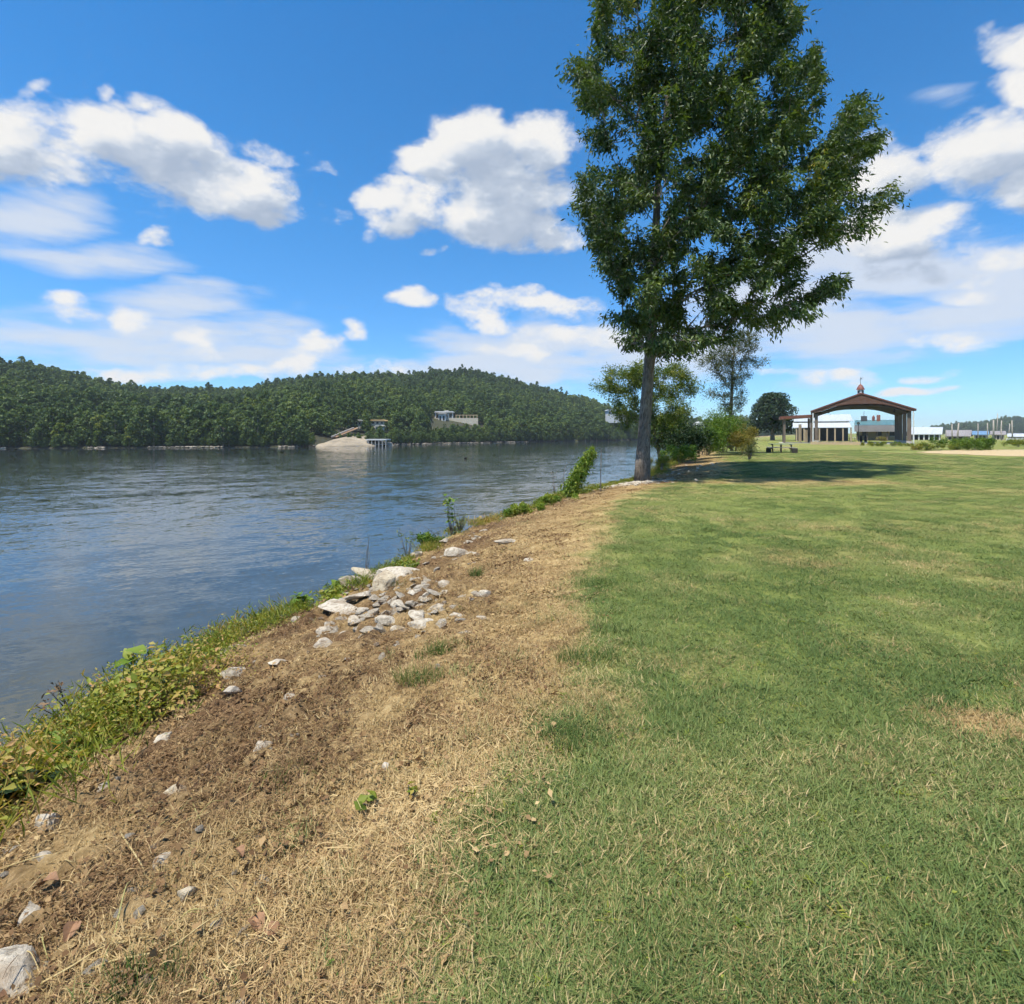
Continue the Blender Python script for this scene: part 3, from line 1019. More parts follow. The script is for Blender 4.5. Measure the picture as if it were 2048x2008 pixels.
# --------------------------------------------- a detailed tree grown towards leaf clusters
def grow_tree(root, trunk, tr_rad, clusters, m_bark, trunk_name="trunk", limb_name="limbs", kexp=.5, r_tip=.012, r_max=.16, sides=6):
    """trunk: points; clusters (n,3). Limbs run from the trunk to every cluster. Returns cluster parents' directions"""
    tp = [Vector(p) for p in trunk]
    nodes, par = [], []
    # resample trunk
    for i in range(len(tp) - 1):
        L = (tp[i + 1] - tp[i]).length
        k = max(1, int(L / .4))
        for j in range(k):
            nodes.append(np.array(tp[i].lerp(tp[i + 1], j / k)))
            par.append(len(nodes) - 2)
    nodes.append(np.array(tp[-1])); par.append(len(nodes) - 2)
    nt = len(nodes)
    tarr = np.array(nodes)
    d0 = np.array([np.min(np.linalg.norm(tarr - c, axis=1)) for c in clusters])
    arr = np.zeros((nt + len(clusters) * 4 + 10, 3))
    arr[:nt] = tarr
    cnt = nt
    dirs = np.zeros((len(clusters), 3))
    for ci in np.argsort(d0):
        c = clusters[ci]
        A = arr[:cnt]
        dv = c - A
        dist = np.linalg.norm(dv, axis=1)
        horiz = np.hypot(dv[:, 0], dv[:, 1])
        cost = dist + 1.6 * np.maximum(0, .35 * horiz - dv[:, 2])
        cost[:max(3, nt // 6)] += 3.0
        p = int(np.argmin(cost))
        a = A[p].copy()
        L = dist[p]
        k = 1 if L < .9 else (2 if L < 2 else 3)
        prev = p
        sag = RNG.normal(0, .06, 3) * L
        for j in range(1, k + 1):
            t = j / k
            q = a + (c - a) * t + sag * math.sin(math.pi * t) + np.array([0, 0, .10 * L * math.sin(math.pi * t)])
            nodes.append(q); par.append(prev)
            arr[cnt] = q
            prev = cnt
            cnt += 1
        dirs[ci] = nodes[-1] - nodes[par[-1]]
    n = len(nodes)
    load = np.zeros(n)
    haschild = np.zeros(n, bool)
    for i in range(n - 1, 0, -1):
        if par[i] >= 0:
            if not haschild[i]: load[i] += 1
            load[par[i]] += load[i]
            haschild[par[i]] = True
    rad = np.minimum(r_tip * np.maximum(load, 1) ** kexp, r_max)
    trunk_r = np.interp(np.arange(nt), np.linspace(0, nt - 1, len(tr_rad)), tr_rad)
    # limbs: one frustum per edge
    E = np.array([(par[i], i) for i in range(nt, n)])
    Pn = np.array(nodes)
    a, c = Pn[E[:, 0]], Pn[E[:, 1]]
    ra = np.minimum(np.where(E[:, 0] < nt, rad[E[:, 1]] * 1.15, rad[E[:, 0]]), r_max)
    rc = rad[E[:, 1]]
    d = unit(c - a)
    ref = np.where(np.abs(d[:, 2:3]) > .9, np.array([[1., 0, 0]]), np.array([[0, 0, 1.]]))
    s1 = unit(np.cross(d, ref)); s2 = np.cross(d, s1)
    th = np.arange(sides) / sides * 2 * math.pi
    ring = lambda P, r: P[:, None] + r[:, None, None] * (s1[:, None] * np.cos(th)[None, :, None] + s2[:, None] * np.sin(th)[None, :, None])
    V = np.concatenate([ring(a, ra), ring(c, rc)], 1).reshape(-1, 3)
    b0 = (np.arange(len(E)) * 2 * sides)[:, None]
    k = np.arange(sides)
    Q = np.stack([k, (k + 1) % sides, (k + 1) % sides + sides, k + sides], 1)
    Fq = (b0[:, :, None] + Q[None]).reshape(-1, 4)
    org = np.array(root.location)
    link(limb_name, np_mesh(limb_name, V - org, Fq, True), m_bark, root)
    # trunk
    mb = MB()
    ns = 18
    idx = list(range(0, nt, 2)) + ([nt - 1] if (nt - 1) % 2 else [])
    mb.tube([Pn[i] - org for i in idx], [trunk_r[i] for i in idx], ns)
    tv = np.array(mb.v)
    rr = fbm(tv[:, 0] * 5, tv[:, 1] * 5, tv[:, 2] * 1.2, seed=5, oct=3) - .5
    ctr = np.repeat(np.array([Pn[i] - org for i in idx]), ns, 0)
    tv[:len(ctr)] = ctr + (tv[:len(ctr)] - ctr) * (1 + .30 * rr[:len(ctr), None])
    mb.v = [tuple(q) for q in tv]
    mb.build(trunk_name, m_bark, root, True)
    return dirs


def in_poly(px, py, poly):
    c = np.zeros(len(px), bool)
    j = len(poly) - 1
    for i in range(len(poly)):
        xi, yi = poly[i]; xj, yj = poly[j]
        c ^= ((yi > py) != (yj > py)) & (px < (xj - xi) * (py - yi) / (yj - yi + 1e-12) + xi)
        j = i
    return c


def sprays(rng, clusters, dirs, center, n_per, rad, lsize, lw, droop=.5, tint_bias=None, wide=.34):
    """leaf sprays round each cluster point"""
    n = len(clusters)
    k = np.repeat(np.arange(n), n_per)
    m = len(k)
    ax = unit(unit(dirs) + .35 * unit(clusters - center))
    t = rng.uniform(-.65, .95, m)
    perp = rng.normal(0, wide, (m, 3))
    if wide < .3:
        ax = unit(ax + np.array([0, 0, .35]))
    crad = rad * rng.uniform(.7, 1.3, n)
    C = clusters[k] + (ax[k] * t[:, None] + perp) * crad[k][:, None]
    C[:, 2] -= np.abs(t) ** 2 * crad[k] * .25
    D = unit(ax[k] * .55 + rdir(m, rng) * .75 + np.array([0, 0, -droop]))
    Nn = unit(rdir(m, rng) + np.array([0, 0, .9]))
    ct = rng.normal(0, .16, n) if tint_bias is None else tint_bias
    tint = .42 + ct[k] + rng.normal(0, .15, m)
    L = lsize * rng.uniform(.65, 1.35, m)
    return C, D, Nn, L, L * lw * rng.uniform(.8, 1.2, m), tint


def build_main_tree():
    q = lambda x, y: (1120 + x / 2.644, y / 2.644)
    out = [(190, -10), (175, 120), (150, 250), (110, 300), (92, 275), (45, 340), (55, 460), (110, 500), (115, 690), (150, 760), (160, 790), (140, 880), (85, 1040),
           (120, 1100), (115, 1190), (150, 1310), (195, 1410), (230, 1470), (255, 1560), (300, 1600), (265, 1640), (310, 1720), (330, 1840), (440, 1905), (520, 1880), (570, 1895),
           (700, 1850), (840, 1840), (930, 1750), (1000, 1700), (1060, 1740), (1140, 1740), (1200, 1720), (1285, 1690), (1290, 1640), (1390, 1590), (1480, 1570), (1510, 1480),
           (1455, 1440), (1400, 1520), (1300, 1510), (1230, 1490), (1260, 1380), (1250, 1330), (1320, 1310), (1420, 1335), (1490, 1270), (1540, 1200), (1580, 1240), (1680, 1160), (1820, 1040),
           (1760, 1000), (1640, 1080), (1530, 1030), (1500, 960), (1570, 960), (1640, 900), (1610, 880), (1540, 910), (1600, 830), (1660, 860), (1735, 715), (1690, 695), (1620, 760), (1560, 760),
           (1650, 640), (1672, 465), (1590, 480), (1480, 680), (1340, 830), (1290, 870), (1330, 770), (1310, 720), (1270, 650), (1330, 650), (1390, 630), (1400, 480), (1420, 400), (1385, 330), (1400, 225),
           (1330, 250), (1290, 330), (1230, 330), (1180, 210), (1250, 170), (1270, 100), (1255, -10),
           (1180, -170), (1020, -300), (800, -380), (560, -330), (330, -190)]
    poly = [q(*p) for p in out]
    poly = [(1425 + (x - 1425) * .955, y if y < 0 else 330 + (y - 330) * .975) for x, y in poly]
    gaps = [(820, 105, 55, 45), (330, 130, 30, 50), (300, 385, 65, 45), (290, 610, 32, 34), (415, 1185, 62, 62), (780, 1295, 55, 50), (715, 760, 26, 36), (1240, 930, 32, 40), (945, 1525, 60, 36),
            (470, 60, 34, 50), (560, 1010, 34, 40), (1085, 430, 26, 34), (920, 1000, 26, 20), (640, 800, 20, 30), (980, 1190, 60, 22), (300, 830, 40, 36), (720, 1690, 22, 18), (660, 1420, 26, 20),
            (880, 300, 26, 40), (380, 760, 24, 30), (560, 620, 18, 26), (1090, 1560, 30, 20), (1230, 860, 20, 20)]
    base_d = 20.5
    base = G(1285, 957, -.10)
    root = empty("tall_tree", base)
    trunk = [base + Vector((-.02, 0, -.35)), base + Vector((0, 0, .25)), W(1288, 880, base_d), W(1293, 800, base_d), W(1299, 720, base_d), W(1306, 600, base_d + .1), W(1311, 470, base_d + .2),
             W(1316, 360, base_d + .2), W(1330, 240, base_d + .3), W(1350, 100, base_d + .4), W(1370, 10, base_d + .5), W(1385, -70, base_d + .6)]
    trad = [.33, .25, .215, .198, .18, .155, .135, .115, .10, .08, .06, .03]
    rng = np.random.default_rng(5)
    clusters = []
    cell = {}
    tries = 0
    while len(clusters) < 960 and tries < 60000:
        tries += 1
        px, py = rng.uniform(1120, 1830), rng.uniform(-150, 725)
        if not in_poly(np.array([px]), np.array([py]), poly)[0]: continue
        X, Y = (px - 1120) * 2.644, py * 2.644
        if any(((X - a) / (c + 42)) ** 2 + ((Y - b_) / (d + 42)) ** 2 < 1 for a, b_, c, d in gaps): continue
        half = 4.6 * math.sqrt(max(.06, 1 - ((px - 1420) / 360) ** 2)) * (1 - .5 * max(0, (150 - py) / 500))
        off = rng.uniform(-1, 1) * half
        d = base_d + .3 + off
        p = W(px, py, d)
        # keep the inside of the crown thinner than its shell
        if abs(off) < .35 * half and rng.uniform() < .35: continue
        c = (int(p.x / .55), int(p.y / .75), int(p.z / .55))
        if cell.get(c, 0) >= 1: continue
        cell[c] = 1
        clusters.append(tuple(p))
    clusters = np.array(clusters)
    dirs = grow_tree(root, trunk, trad, clusters, M['bark'], r_tip=.010, kexp=.52, r_max=.13)
    ctint = rng.normal(0, .13, len(clusters)) + .10 * (fbm(clusters[:, 0] * .5, clusters[:, 1] * .5, clusters[:, 2] * .5, seed=8, oct=2) - .5) * 3
    C, D, Nn, L, Wd, t = sprays(rng, clusters, dirs, np.array(W(1330, 420, base_d)), 165, .60, .20, .32, .8, ctint, .24)
    leaf_obj("crown", C - np.array(base), D, Nn, L, Wd, t, M['leaf_main'], root)
    tag(root, "tall dark green shade tree with a straight grey trunk at the bank", "tree")


build_main_tree()


def lobed_tree(name, label, base, trunk, trad, lobes, m_leaf, n_clusters, n_per, rad, lsize, lw, seed, droop=.35, bark='bark', cat="tree", r_max=.10, r_tip=.009, group=None):
    """lobes: (px, py, d, rx_px, ry_px, depth half) ellipsoids holding leaf clusters"""
    rng = np.random.default_rng(seed)
    vol = np.array([l[3] * l[4] for l in lobes], float)
    k = rng.choice(len(lobes), n_clusters, p=vol / vol.sum())
    pts = []
    for i in k:
        px, py, d, rx, ry, dh = lobes[i]
        v = rdir(1, rng)[0] * rng.uniform(.25, 1) ** .45
        pts.append(tuple(W(px + v[0] * rx, py + v[2] * ry, d + v[1] * dh)))
    pts = np.array(pts)
    root = empty(name, base)
    dirs = grow_tree(root, trunk, trad, pts, M[bark], r_tip=r_tip, r_max=r_max)
    C, D, Nn, L, Wd, t = sprays(rng, pts, dirs, pts.mean(0), n_per, rad, lsize, lw, droop)
    leaf_obj("crown", C - np.array(base), D, Nn, L, Wd, t, M[m_leaf], root)
    return tag(root, label, cat, group)


# small tree behind the tall one
_d = 34.0
lobed_tree("small_tree", "low yellow-green tree just behind the tall grey trunk", W(1322, 916, _d) + Vector((0, 0, -.3)),
           [W(1322, 922, _d), W(1312, 880, _d), W(1304, 820, _d), W(1300, 770, _d)], [.15, .12, .10, .03],
           [(1245, 765, _d - .5, 48, 32, 1.2), (1215, 772, _d - .4, 28, 12, .7), (1285, 755, _d - .8, 30, 28, 1.), (1335, 765, _d, 42, 30, 1.5), (1375, 775, _d + .3, 24, 14, .7), (1350, 748, _d, 30, 16, .9),
            (1330, 815, _d, 46, 42, 1.6), (1255, 815, _d, 26, 40, 1.1), (1330, 860, _d, 46, 34, 1.5), (1360, 850, _d + .5, 26, 40, 1.2)], 'leaf_yellow', 380, 95, .46, .14, .36, 41, .3)
# thin wispy tree
lobed_tree("thin_tree", "thin wispy grey-green tree rising behind the bank bushes", W(1458, 892, 42),
           [W(1458, 895, 42), W(1460, 850, 42), W(1463, 800, 42), W(1465, 740, 42), W(1468, 690, 42), W(1470, 665, 42)], [.20, .17, .13, .09, .05, .02],
           [(1462, 790, 42, 26, 40, .9), (1462, 745, 42, 36, 30, 1.2), (1470, 700, 42, 40, 34, 1.3), (1445, 720, 42, 30, 22, 1), (1500, 725, 42, 34, 10, .7), (1425, 785, 42, 26, 8, .6),
            (1420, 722, 42, 24, 20, .8), (1485, 680, 42, 36, 26, 1), (1465, 820, 42, 16, 24, .6)], 'leaf_wispy', 330, 50, .42, .15, .30, 42, .3, bark='bark_pale', r_tip=.010)


def round_tree():
    d = 118.0
    base = W(1545, 881, d)
    root = empty("round_tree", base)
    rng = np.random.default_rng(77)
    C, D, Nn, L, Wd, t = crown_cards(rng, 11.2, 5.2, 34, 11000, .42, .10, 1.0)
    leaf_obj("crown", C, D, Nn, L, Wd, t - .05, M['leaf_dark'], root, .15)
    MB().tube([(0, 0, -.3), (0, 0, 1.5), (.1, 0, 6)], [.55, .42, .2], 10).build("trunk", M['bark'], root, True)
    tag(root, "round dense dark green tree standing left of the pavilion", "tree")


round_tree()


def shrub(name, label, px, py, d, w_px, h_px, mat_, n, leaf, seed, dh=None, lw=.45, stems=7, group=None, cat="bush", tb=0., ground_z=None):
    """bush whose foot is at px,py at depth d; leaves fill a lumpy mound; stems inside"""
    rng = np.random.default_rng(seed)
    base = W(px, py, d)
    if ground_z is not None: base.z = ground_z
    wd, ht = w_px / F * d, h_px / F * d
    dh = dh or wd * .4
    root = empty(name, base)
    nl = max(4, int(6 + 3 * wd))
    lob = np.column_stack([rng.uniform(-.32, .32, nl) * wd, rng.uniform(-.6, .6, nl) * dh, rng.uniform(.22, .74, nl) * ht, rng.uniform(.16, .30, nl) * min(wd, ht * 1.2)])
    k = rng.integers(0, nl, n)
    dv = rdir(n, rng)
    C = lob[k, :3] + dv * (lob[k, 3] * rng.uniform(.35, 1.12, n))[:, None]
    C[:, 2] = np.where(C[:, 2] < .02, np.abs(C[:, 2]) + .02, C[:, 2])
    Nn = unit(dv * .6 + rdir(n, rng) + np.array([0, 0, .5]))
    D = unit(rdir(n, rng) + np.array([0, 0, .15]))
    lt = rng.normal(0, .14, nl)
    t = .45 + lt[k] + rng.normal(0, .17, n) + tb
    L = leaf * rng.uniform(.6, 1.4, n)
    leaf_obj("foliage", C, D, Nn, L, L * lw, t, M[mat_], root)
    mb = MB()
    for i in range(stems):
        j = i % nl
        e = Vector(lob[j, :3])
        mb.tube([(e.x * .25, e.y * .25, -.08), tuple(e * .6 + Vector((0, 0, .05 * ht))), tuple(e)], [.02 * ht ** .5 + .004, .012, .005], 5)
    mb.build("stems", M['bark'], root)
    return tag(root, label, cat, group)


shrub("bush", "dark blue-green bush overhanging the water right of the tall trunk", 1365, 914, 32, 120, 66, 'leaf_dark', 6200, .16, 61, lw=.4)
shrub("bush", "bright lime low bush at the bank edge below the dark bush", 1360, 921, 28.5, 100, 34, 'leaf_bright', 3400, .10, 62, lw=.4)
shrub("bush", "big yellow-green bush below the thin wispy tree", 1445, 902, 40, 120, 84, 'leaf_bright', 8000, .15, 63, lw=.42, tb=-.12)
shrub("bush", "golden yellow autumn-tinted bush near the picnic table", 1490, 905, 38.5, 56, 60, 'leaf_gold', 3400, .13, 64, lw=.4)
shrub("bush", "tall green bush topping the bank thicket beside the round tree", 1468, 900, 44, 90, 84, 'leaf_yellow', 5200, .16, 65, lw=.42, tb=-.1)
shrub("bush", "mid green leafy bush in the middle of the bank thicket", 1410, 908, 36, 80, 56, 'leaf_bright', 4600, .14, 66, lw=.42, tb=-.2)
shrub("bush", "dusky olive bush behind the thicket with a white house above", 1400, 893, 50, 90, 44, 'leaf_wispy', 3400, .20, 67, lw=.42)
shrub("bush", "low pale weedy bush with thin twigs left of the picnic table", 1498, 916, 32, 36, 40, 'leaf_wispy', 700, .10, 68, lw=.35, stems=9)
shrub("bush", "straw coloured weedy clump at the foot of the tall trunk", 1322, 936, 23, 60, 26, 'leaf_weed', 1800, .09, 69, lw=.25, tb=.2)

# ------------------------------------------------------------------ grass, straw and litter near the camera
TUFTS = bpy.data.collections.new("grass_tuft_kinds")
STRAW = bpy.data.collections.new("litter_kinds")


def blade_strip(rng, base, ang, lean, h, w, curl):
    """three-segment blade; returns 7 verts"""
    d = np.array([math.cos(ang), math.sin(ang), 0])
    s = np.array([-d[1], d[0], 0])
    pts = []
    for k, t in enumerate((0, .4, .75, 1.0)):
        q = base + d * (lean * t + curl * t * t) + np.array([0, 0, h * (t - .35 * curl / max(h, .01) * t * t)])
        pts.append((q, w * (1 - t * .92)))
    V = []
    for q, ww in pts[:3]:
        V += [q - s * ww / 2, q + s * ww / 2]
    V.append(pts[3][0])
    return V


def tuft_proto(seed, n, hmin, hmax, rad, lean, wd, coll, flat=False):
    rng = np.random.default_rng(seed)
    V, Q, T, ti = [], [], [], []
    for i in range(n):
        a = rng.uniform(0, 6.283)
        r = rad * math.sqrt(rng.uniform())
        th = rng.uniform(0, 6.283)
        base = np.array([r * math.cos(th), r * math.sin(th), rng.uniform(-.004, .004) if not flat else rng.uniform(0, .02)])
        h = rng.uniform(hmin, hmax)
        ln = rng.uniform(.2, 1) * lean
        o = len(V)
        V += blade_strip(rng, base, a, ln, h, wd * rng.uniform(.7, 1.4), rng.uniform(0, .6) * lean)
        Q += [(o, o + 1, o + 3, o + 2), (o + 2, o + 3, o + 5, o + 4)]
        T.append((o + 4, o + 5, o + 6))
        ti += [float(np.clip(rng.normal(.5, .25), 0, 1))] * 7
    me = np_mesh("grass_tuft", np.array(V), [np.array(Q), np.array(T)], False, {'tint': ti})
    link("grass_tuft", me, M['grass'], None, coll)


for i in range(6): tuft_proto(400 + i, 110, .014, .042, .125, .034, .0040, TUFTS)      # 0-5 mown turf
for i in range(2): tuft_proto(410 + i, 70, .03, .10, .10, .06, .0046, TUFTS)          # 6-7 taller tufts


def lay(P, rng, jit=.05):
    """Euler angles that lay a patch on the slope with a random spin"""
    h = .06
    zx = (ground_base(P + [h, 0])[0] - ground_base(P - [h, 0])[0]) / (2 * h)
    zy = (ground_base(P + [0, h])[0] - ground_base(P - [0, h])[0]) / (2 * h)
    nrm = unit(np.column_stack([-zx, -zy, np.ones(len(P))]))
    phi = rng.uniform(0, 6.283, len(P))
    nx = nrm[:, 0] * np.cos(phi) + nrm[:, 1] * np.sin(phi)
    ny = -nrm[:, 0] * np.sin(phi) + nrm[:, 1] * np.cos(phi)
    return np.column_stack([-np.arcsin(ny) + rng.normal(0, jit, len(P)), np.arctan2(nx, nrm[:, 2]) + rng.normal(0, jit, len(P)), phi])


def scatter_points(n, dmax, power, seed, umax=1.28):
    """random ground points, denser near the camera"""
    rng = np.random.default_rng(seed)
    t = rng.uniform(0, 1, n)
    lo, hi = .75, dmax
    k = 2 - power
    d = (lo ** k + t * (hi ** k - lo ** k)) ** (1 / k)
    uu = rng.uniform(-umax, umax, n)
    return np.column_stack([uu * np.maximum(d, 1.0), d]), d, rng


def build_grass():
    P, d, rng = scatter_points(46000, 52, 1.35, 501)
    z, dry, dead, e, bl = ground(P)
    tall = fbm(P[:, 0] * 1.7, P[:, 1] * 1.7, seed=63, oct=3)
    # the lawn, thinning out into the dead strip
    p = np.where(bl > 0, 1.0, np.clip(1.0 + bl / 2.2, .12, 1))
    p = np.where((bl < 0) & (d > 4.0), np.maximum(p, .75 * smooth(bl, -2.6, -.8)), p)
    p *= np.where(dead > .5, .8, 1)
    keep = (rng.uniform(0, 1, len(P)) < p) & (e > .3)
    # sand court stays bare
    keep &= clear_of_rocks(P)
    keep &= ~((P[:, 0] > 33) & (P[:, 1] > 35) & (P[:, 1] < 49))
    P, d, z, dry, bl, tall = P[keep], d[keep], z[keep], dry[keep], bl[keep], tall[keep]
    n = len(P)
    idx = rng.integers(0, 6, n)
    edge = (np.abs(bl) < .7)
    ht = (rng.uniform(0, 1, n) < .03 + .16 * edge * (tall > .52))
    idx = np.where(ht, rng.integers(6, 8, n), idx)
    s = rng.uniform(.75, 1.35, n) * np.interp(d, [1, 4, 12, 30, 52], [.95, 1.1, 1.4, 2.0, 2.6])
    s = np.where(ht, s * .85, s)
    rot = lay(P, rng)
    sv = np.column_stack([s * 1.1, s * 1.1, s * np.interp(d, [1, 4, 12, 52], [.85, .68, .5, .35])])
    tint = np.clip(.45 + (fbm(P[:, 0] * .8, P[:, 1] * .8, seed=81, oct=4) - .5) * 1.5 + rng.normal(0, .16, n), 0, 1)
    dr = np.clip(dry + rng.normal(0, .17, n), 0, 1)
    o = instancer("lawn_grass", np.column_stack([P, z - .004]), rot, sv, idx, TUFTS, {'tint': tint, 'dry': np.where(ht, dr * .6, dr)})
    tag(o, "short mown lawn grass, green with straw-dry patches", "grass", kind="stuff")




def litter_mat():
    m, b = new_mat("dead_straw")
    t = b.attr('tint').outputs['Fac']
    ti = b.attr('tint', 'INSTANCER').outputs['Fac']
    mv = b.math('MULTIPLY_ADD', t, .55, b.math('MULTIPLY', ti, .45))
    col = b.ramp(mv, [(0, (.055, .030, .015)), (.3, (.175, .102, .050)), (.55, (.345, .225, .108)), (.8, (.55, .405, .20)), (1, (.72, .58, .30))])
    p = b.n('ShaderNodeBsdfPrincipled', {'Base Color': col, 'Roughness': .8, 'Specular IOR Level': .15})
    tr = b.n('ShaderNodeBsdfTranslucent', {0: col})
    finish(b, b.n('ShaderNodeMixShader', {0: .15, 1: p, 2: tr}))
    return m


M['litter'] = litter_mat()


def litter_protos():
    for i in range(10):
        rng = np.random.default_rng(600 + i)
        V, Q, ti = [], [], []
        if i < 5:            # loose stalks lying about
            for k in range(52):
                a = rng.uniform(0, 6.283)
                L = rng.uniform(.03, .11)
                p = np.array([rng.normal(0, .085), rng.normal(0, .085), rng.uniform(.0, .012)])
                w = rng.uniform(.0006, .0014)
                bend = rng.normal(0, .25)
                tt = rng.uniform(0, 1)
                o = len(V)
                for j in range(4):
                    t = j / 3
                    aa = a + bend * t
                    if j: p = p + np.array([math.cos(aa), math.sin(aa), 0]) * L / 3
                    zz = p + np.array([0, 0, .012 * math.sin(math.pi * t) * rng.uniform(.3, 1)])
                    s = np.array([-math.sin(aa), math.cos(aa), rng.normal(0, .4)]) * w
                    V += [zz - s, zz + s]
                    ti += [tt, tt]
                Q += [(o + 2 * j, o + 2 * j + 1, o + 2 * j + 3, o + 2 * j + 2) for j in range(3)]
        else:                # crumpled dead leaves and crumbs
            for k in range(40):
                r = rng.uniform(.003, .011) if rng.uniform() < .97 else rng.uniform(.010, .015)
                p = np.array([rng.normal(0, .085), rng.normal(0, .085), rng.uniform(.0, .010)])
                n = unit(np.array([rng.normal(0, .6), rng.normal(0, .6), 1.0]))
                t1 = unit(np.cross(n, rng.normal(size=3))); t2 = np.cross(n, t1)
                o = len(V)
                tt = rng.uniform(0, .75)
                V += [p - t1 * r * 1.5, p + t2 * r + n * r * .5, p + t1 * r * 1.6 + n * r * rng.uniform(-.4, .6), p - t2 * r + n * r * .5]
                Q += [(o, o + 1, o + 2, o + 3)]
                ti += [tt] * 4
        me = np_mesh("litter_piece", np.array(V), np.array(Q), False, {'tint': ti})
        link("litter_piece", me, M['litter'], None, STRAW)


litter_protos()


def build_litter():
    P, d, rng = scatter_points(34000, 24, 1.25, 502)
    z, dry, dead, e, bl = ground(P)
    pr = smooth(-bl, -.25, 1.2) * (e > .1) * np.interp(P[:, 1], [0, 6, 24], [1, .8, .6])
    bare = fbm(P[:, 0] * 2.6, P[:, 1] * 2.6, seed=44, oct=3)
    pr = pr * np.where(-bl > .8, np.clip((bare - .34) * 5, .12, 1), 1)
    keep = (rng.uniform(0, 1, len(P)) < pr) & clear_of_rocks(P, 1.0)
    P, d, z, bl = P[keep], d[keep], z[keep], bl[keep]
    n = len(P)
    s = rng.uniform(.7, 1.5, n) * np.interp(d, [1, 5, 24], [.85, 1.0, 1.5])
    rot = lay(P, rng, .12)
    tint = np.clip(.63 - .36 * smooth(-bl, .5, 2.0) * (d < 8) + (fbm(P[:, 0] * 1.6, P[:, 1] * 1.6, seed=91, oct=4) - .5) * 1.9 + rng.normal(0, .15, n), 0, 1)
    idx = np.where(rng.uniform(0, 1, n) < .58, rng.integers(0, 5, n), rng.integers(5, 10, n))
    o = instancer("dead_weeds", np.column_stack([P, z]), rot, np.column_stack([s, s, s]), idx, STRAW, {'tint': tint})
    tag(o, "matted brown dead weeds and straw covering the sloping bank", "dead weeds", kind="stuff")




def lawn_weeds():
    rng = np.random.default_rng(555)
    P, d, _ = scatter_points(1100, 16, 1.15, 556)
    z, dry, dead, e, bl = ground(P)
    ok = bl > -.4
    P, z = P[ok], z[ok]
    n, per = len(P), 9
    k = np.repeat(np.arange(n), per)
    m = len(k)
    a = rng.uniform(0, 6.283, m)
    el = rng.uniform(.05, .7, m)
    kind = rng.uniform(0, 1, n)
    D = np.column_stack([np.cos(a), np.sin(a), el])
    C = np.column_stack([P[k] + rng.normal(0, .012, (m, 2)), z[k] + rng.uniform(.005, .02, m)])
    L = np.where(kind[k] < .5, .016, .034) * rng.uniform(.6, 1.4, m)
    o = leaf_obj("lawn_weeds", C, D, unit(rdir(m, rng) * .4 + np.array([0, 0, 1])), L, L * np.where(kind[k] < .5, .5, .16), np.clip(.15 + .45 * kind[k] + rng.normal(0, .15, m), 0, 1), M['leaf_weed'])
    tag(o, "scattered small weeds and coarse sprigs in the lawn", "weeds", kind="stuff")


lawn_weeds()


# ------------------------------------------------------------------ rocks
def rock_mesh(rng, sx, sy, sz, sub=3):
    import bmesh
    bm = bmesh.new()
    bmesh.ops.create_icosphere(bm, subdivisions=sub, radius=1.0)
    V = np.array([v.co for v in bm.verts])
    # a few flat faces cut into the ball, then roughened
    for k in range(13):
        n = rdir(1, rng)[0]
        n[2] = abs(n[2]) if k < 6 else n[2]
        lim = rng.uniform(.28, .66)
        dd = V @ n
        V = V - np.where(dd > lim, dd - lim, 0)[:, None] * n * .92
    s = rng.uniform(0, 50)
    nn = fbm(V[:, 0] * 2 + s, V[:, 1] * 2, V[:, 2] * 2, seed=int(s), oct=3) - .5
    n2 = fbm(V[:, 0] * 6 + s, V[:, 1] * 6, V[:, 2] * 6, seed=int(s) + 3, oct=2) - .5
    V = V * (1 + .22 * nn + .10 * n2)[:, None]
    V = V / np.percentile(np.linalg.norm(V, axis=1), 90) * .95
    V = V * np.array([sx, sy, sz])
    for v, c in zip(bm.verts, V): v.co = c
    me = bpy.data.meshes.new("rock")
    bm.to_mesh(me)
    bm.free()
    return me


def ground_at(px, py):
    """walk the sight line through a pixel until it meets the slope"""
    ds = np.geomspace(.9, 40, 700)
    P = np.column_stack([(px - CX) / F * ds, ds])
    zl = CAMZ + (CY - py) / F * ds
    zg = ground_base(P)[0]
    k = np.argmax(zl < zg)
    return Vector((P[k, 0], P[k, 1], zg[k]))


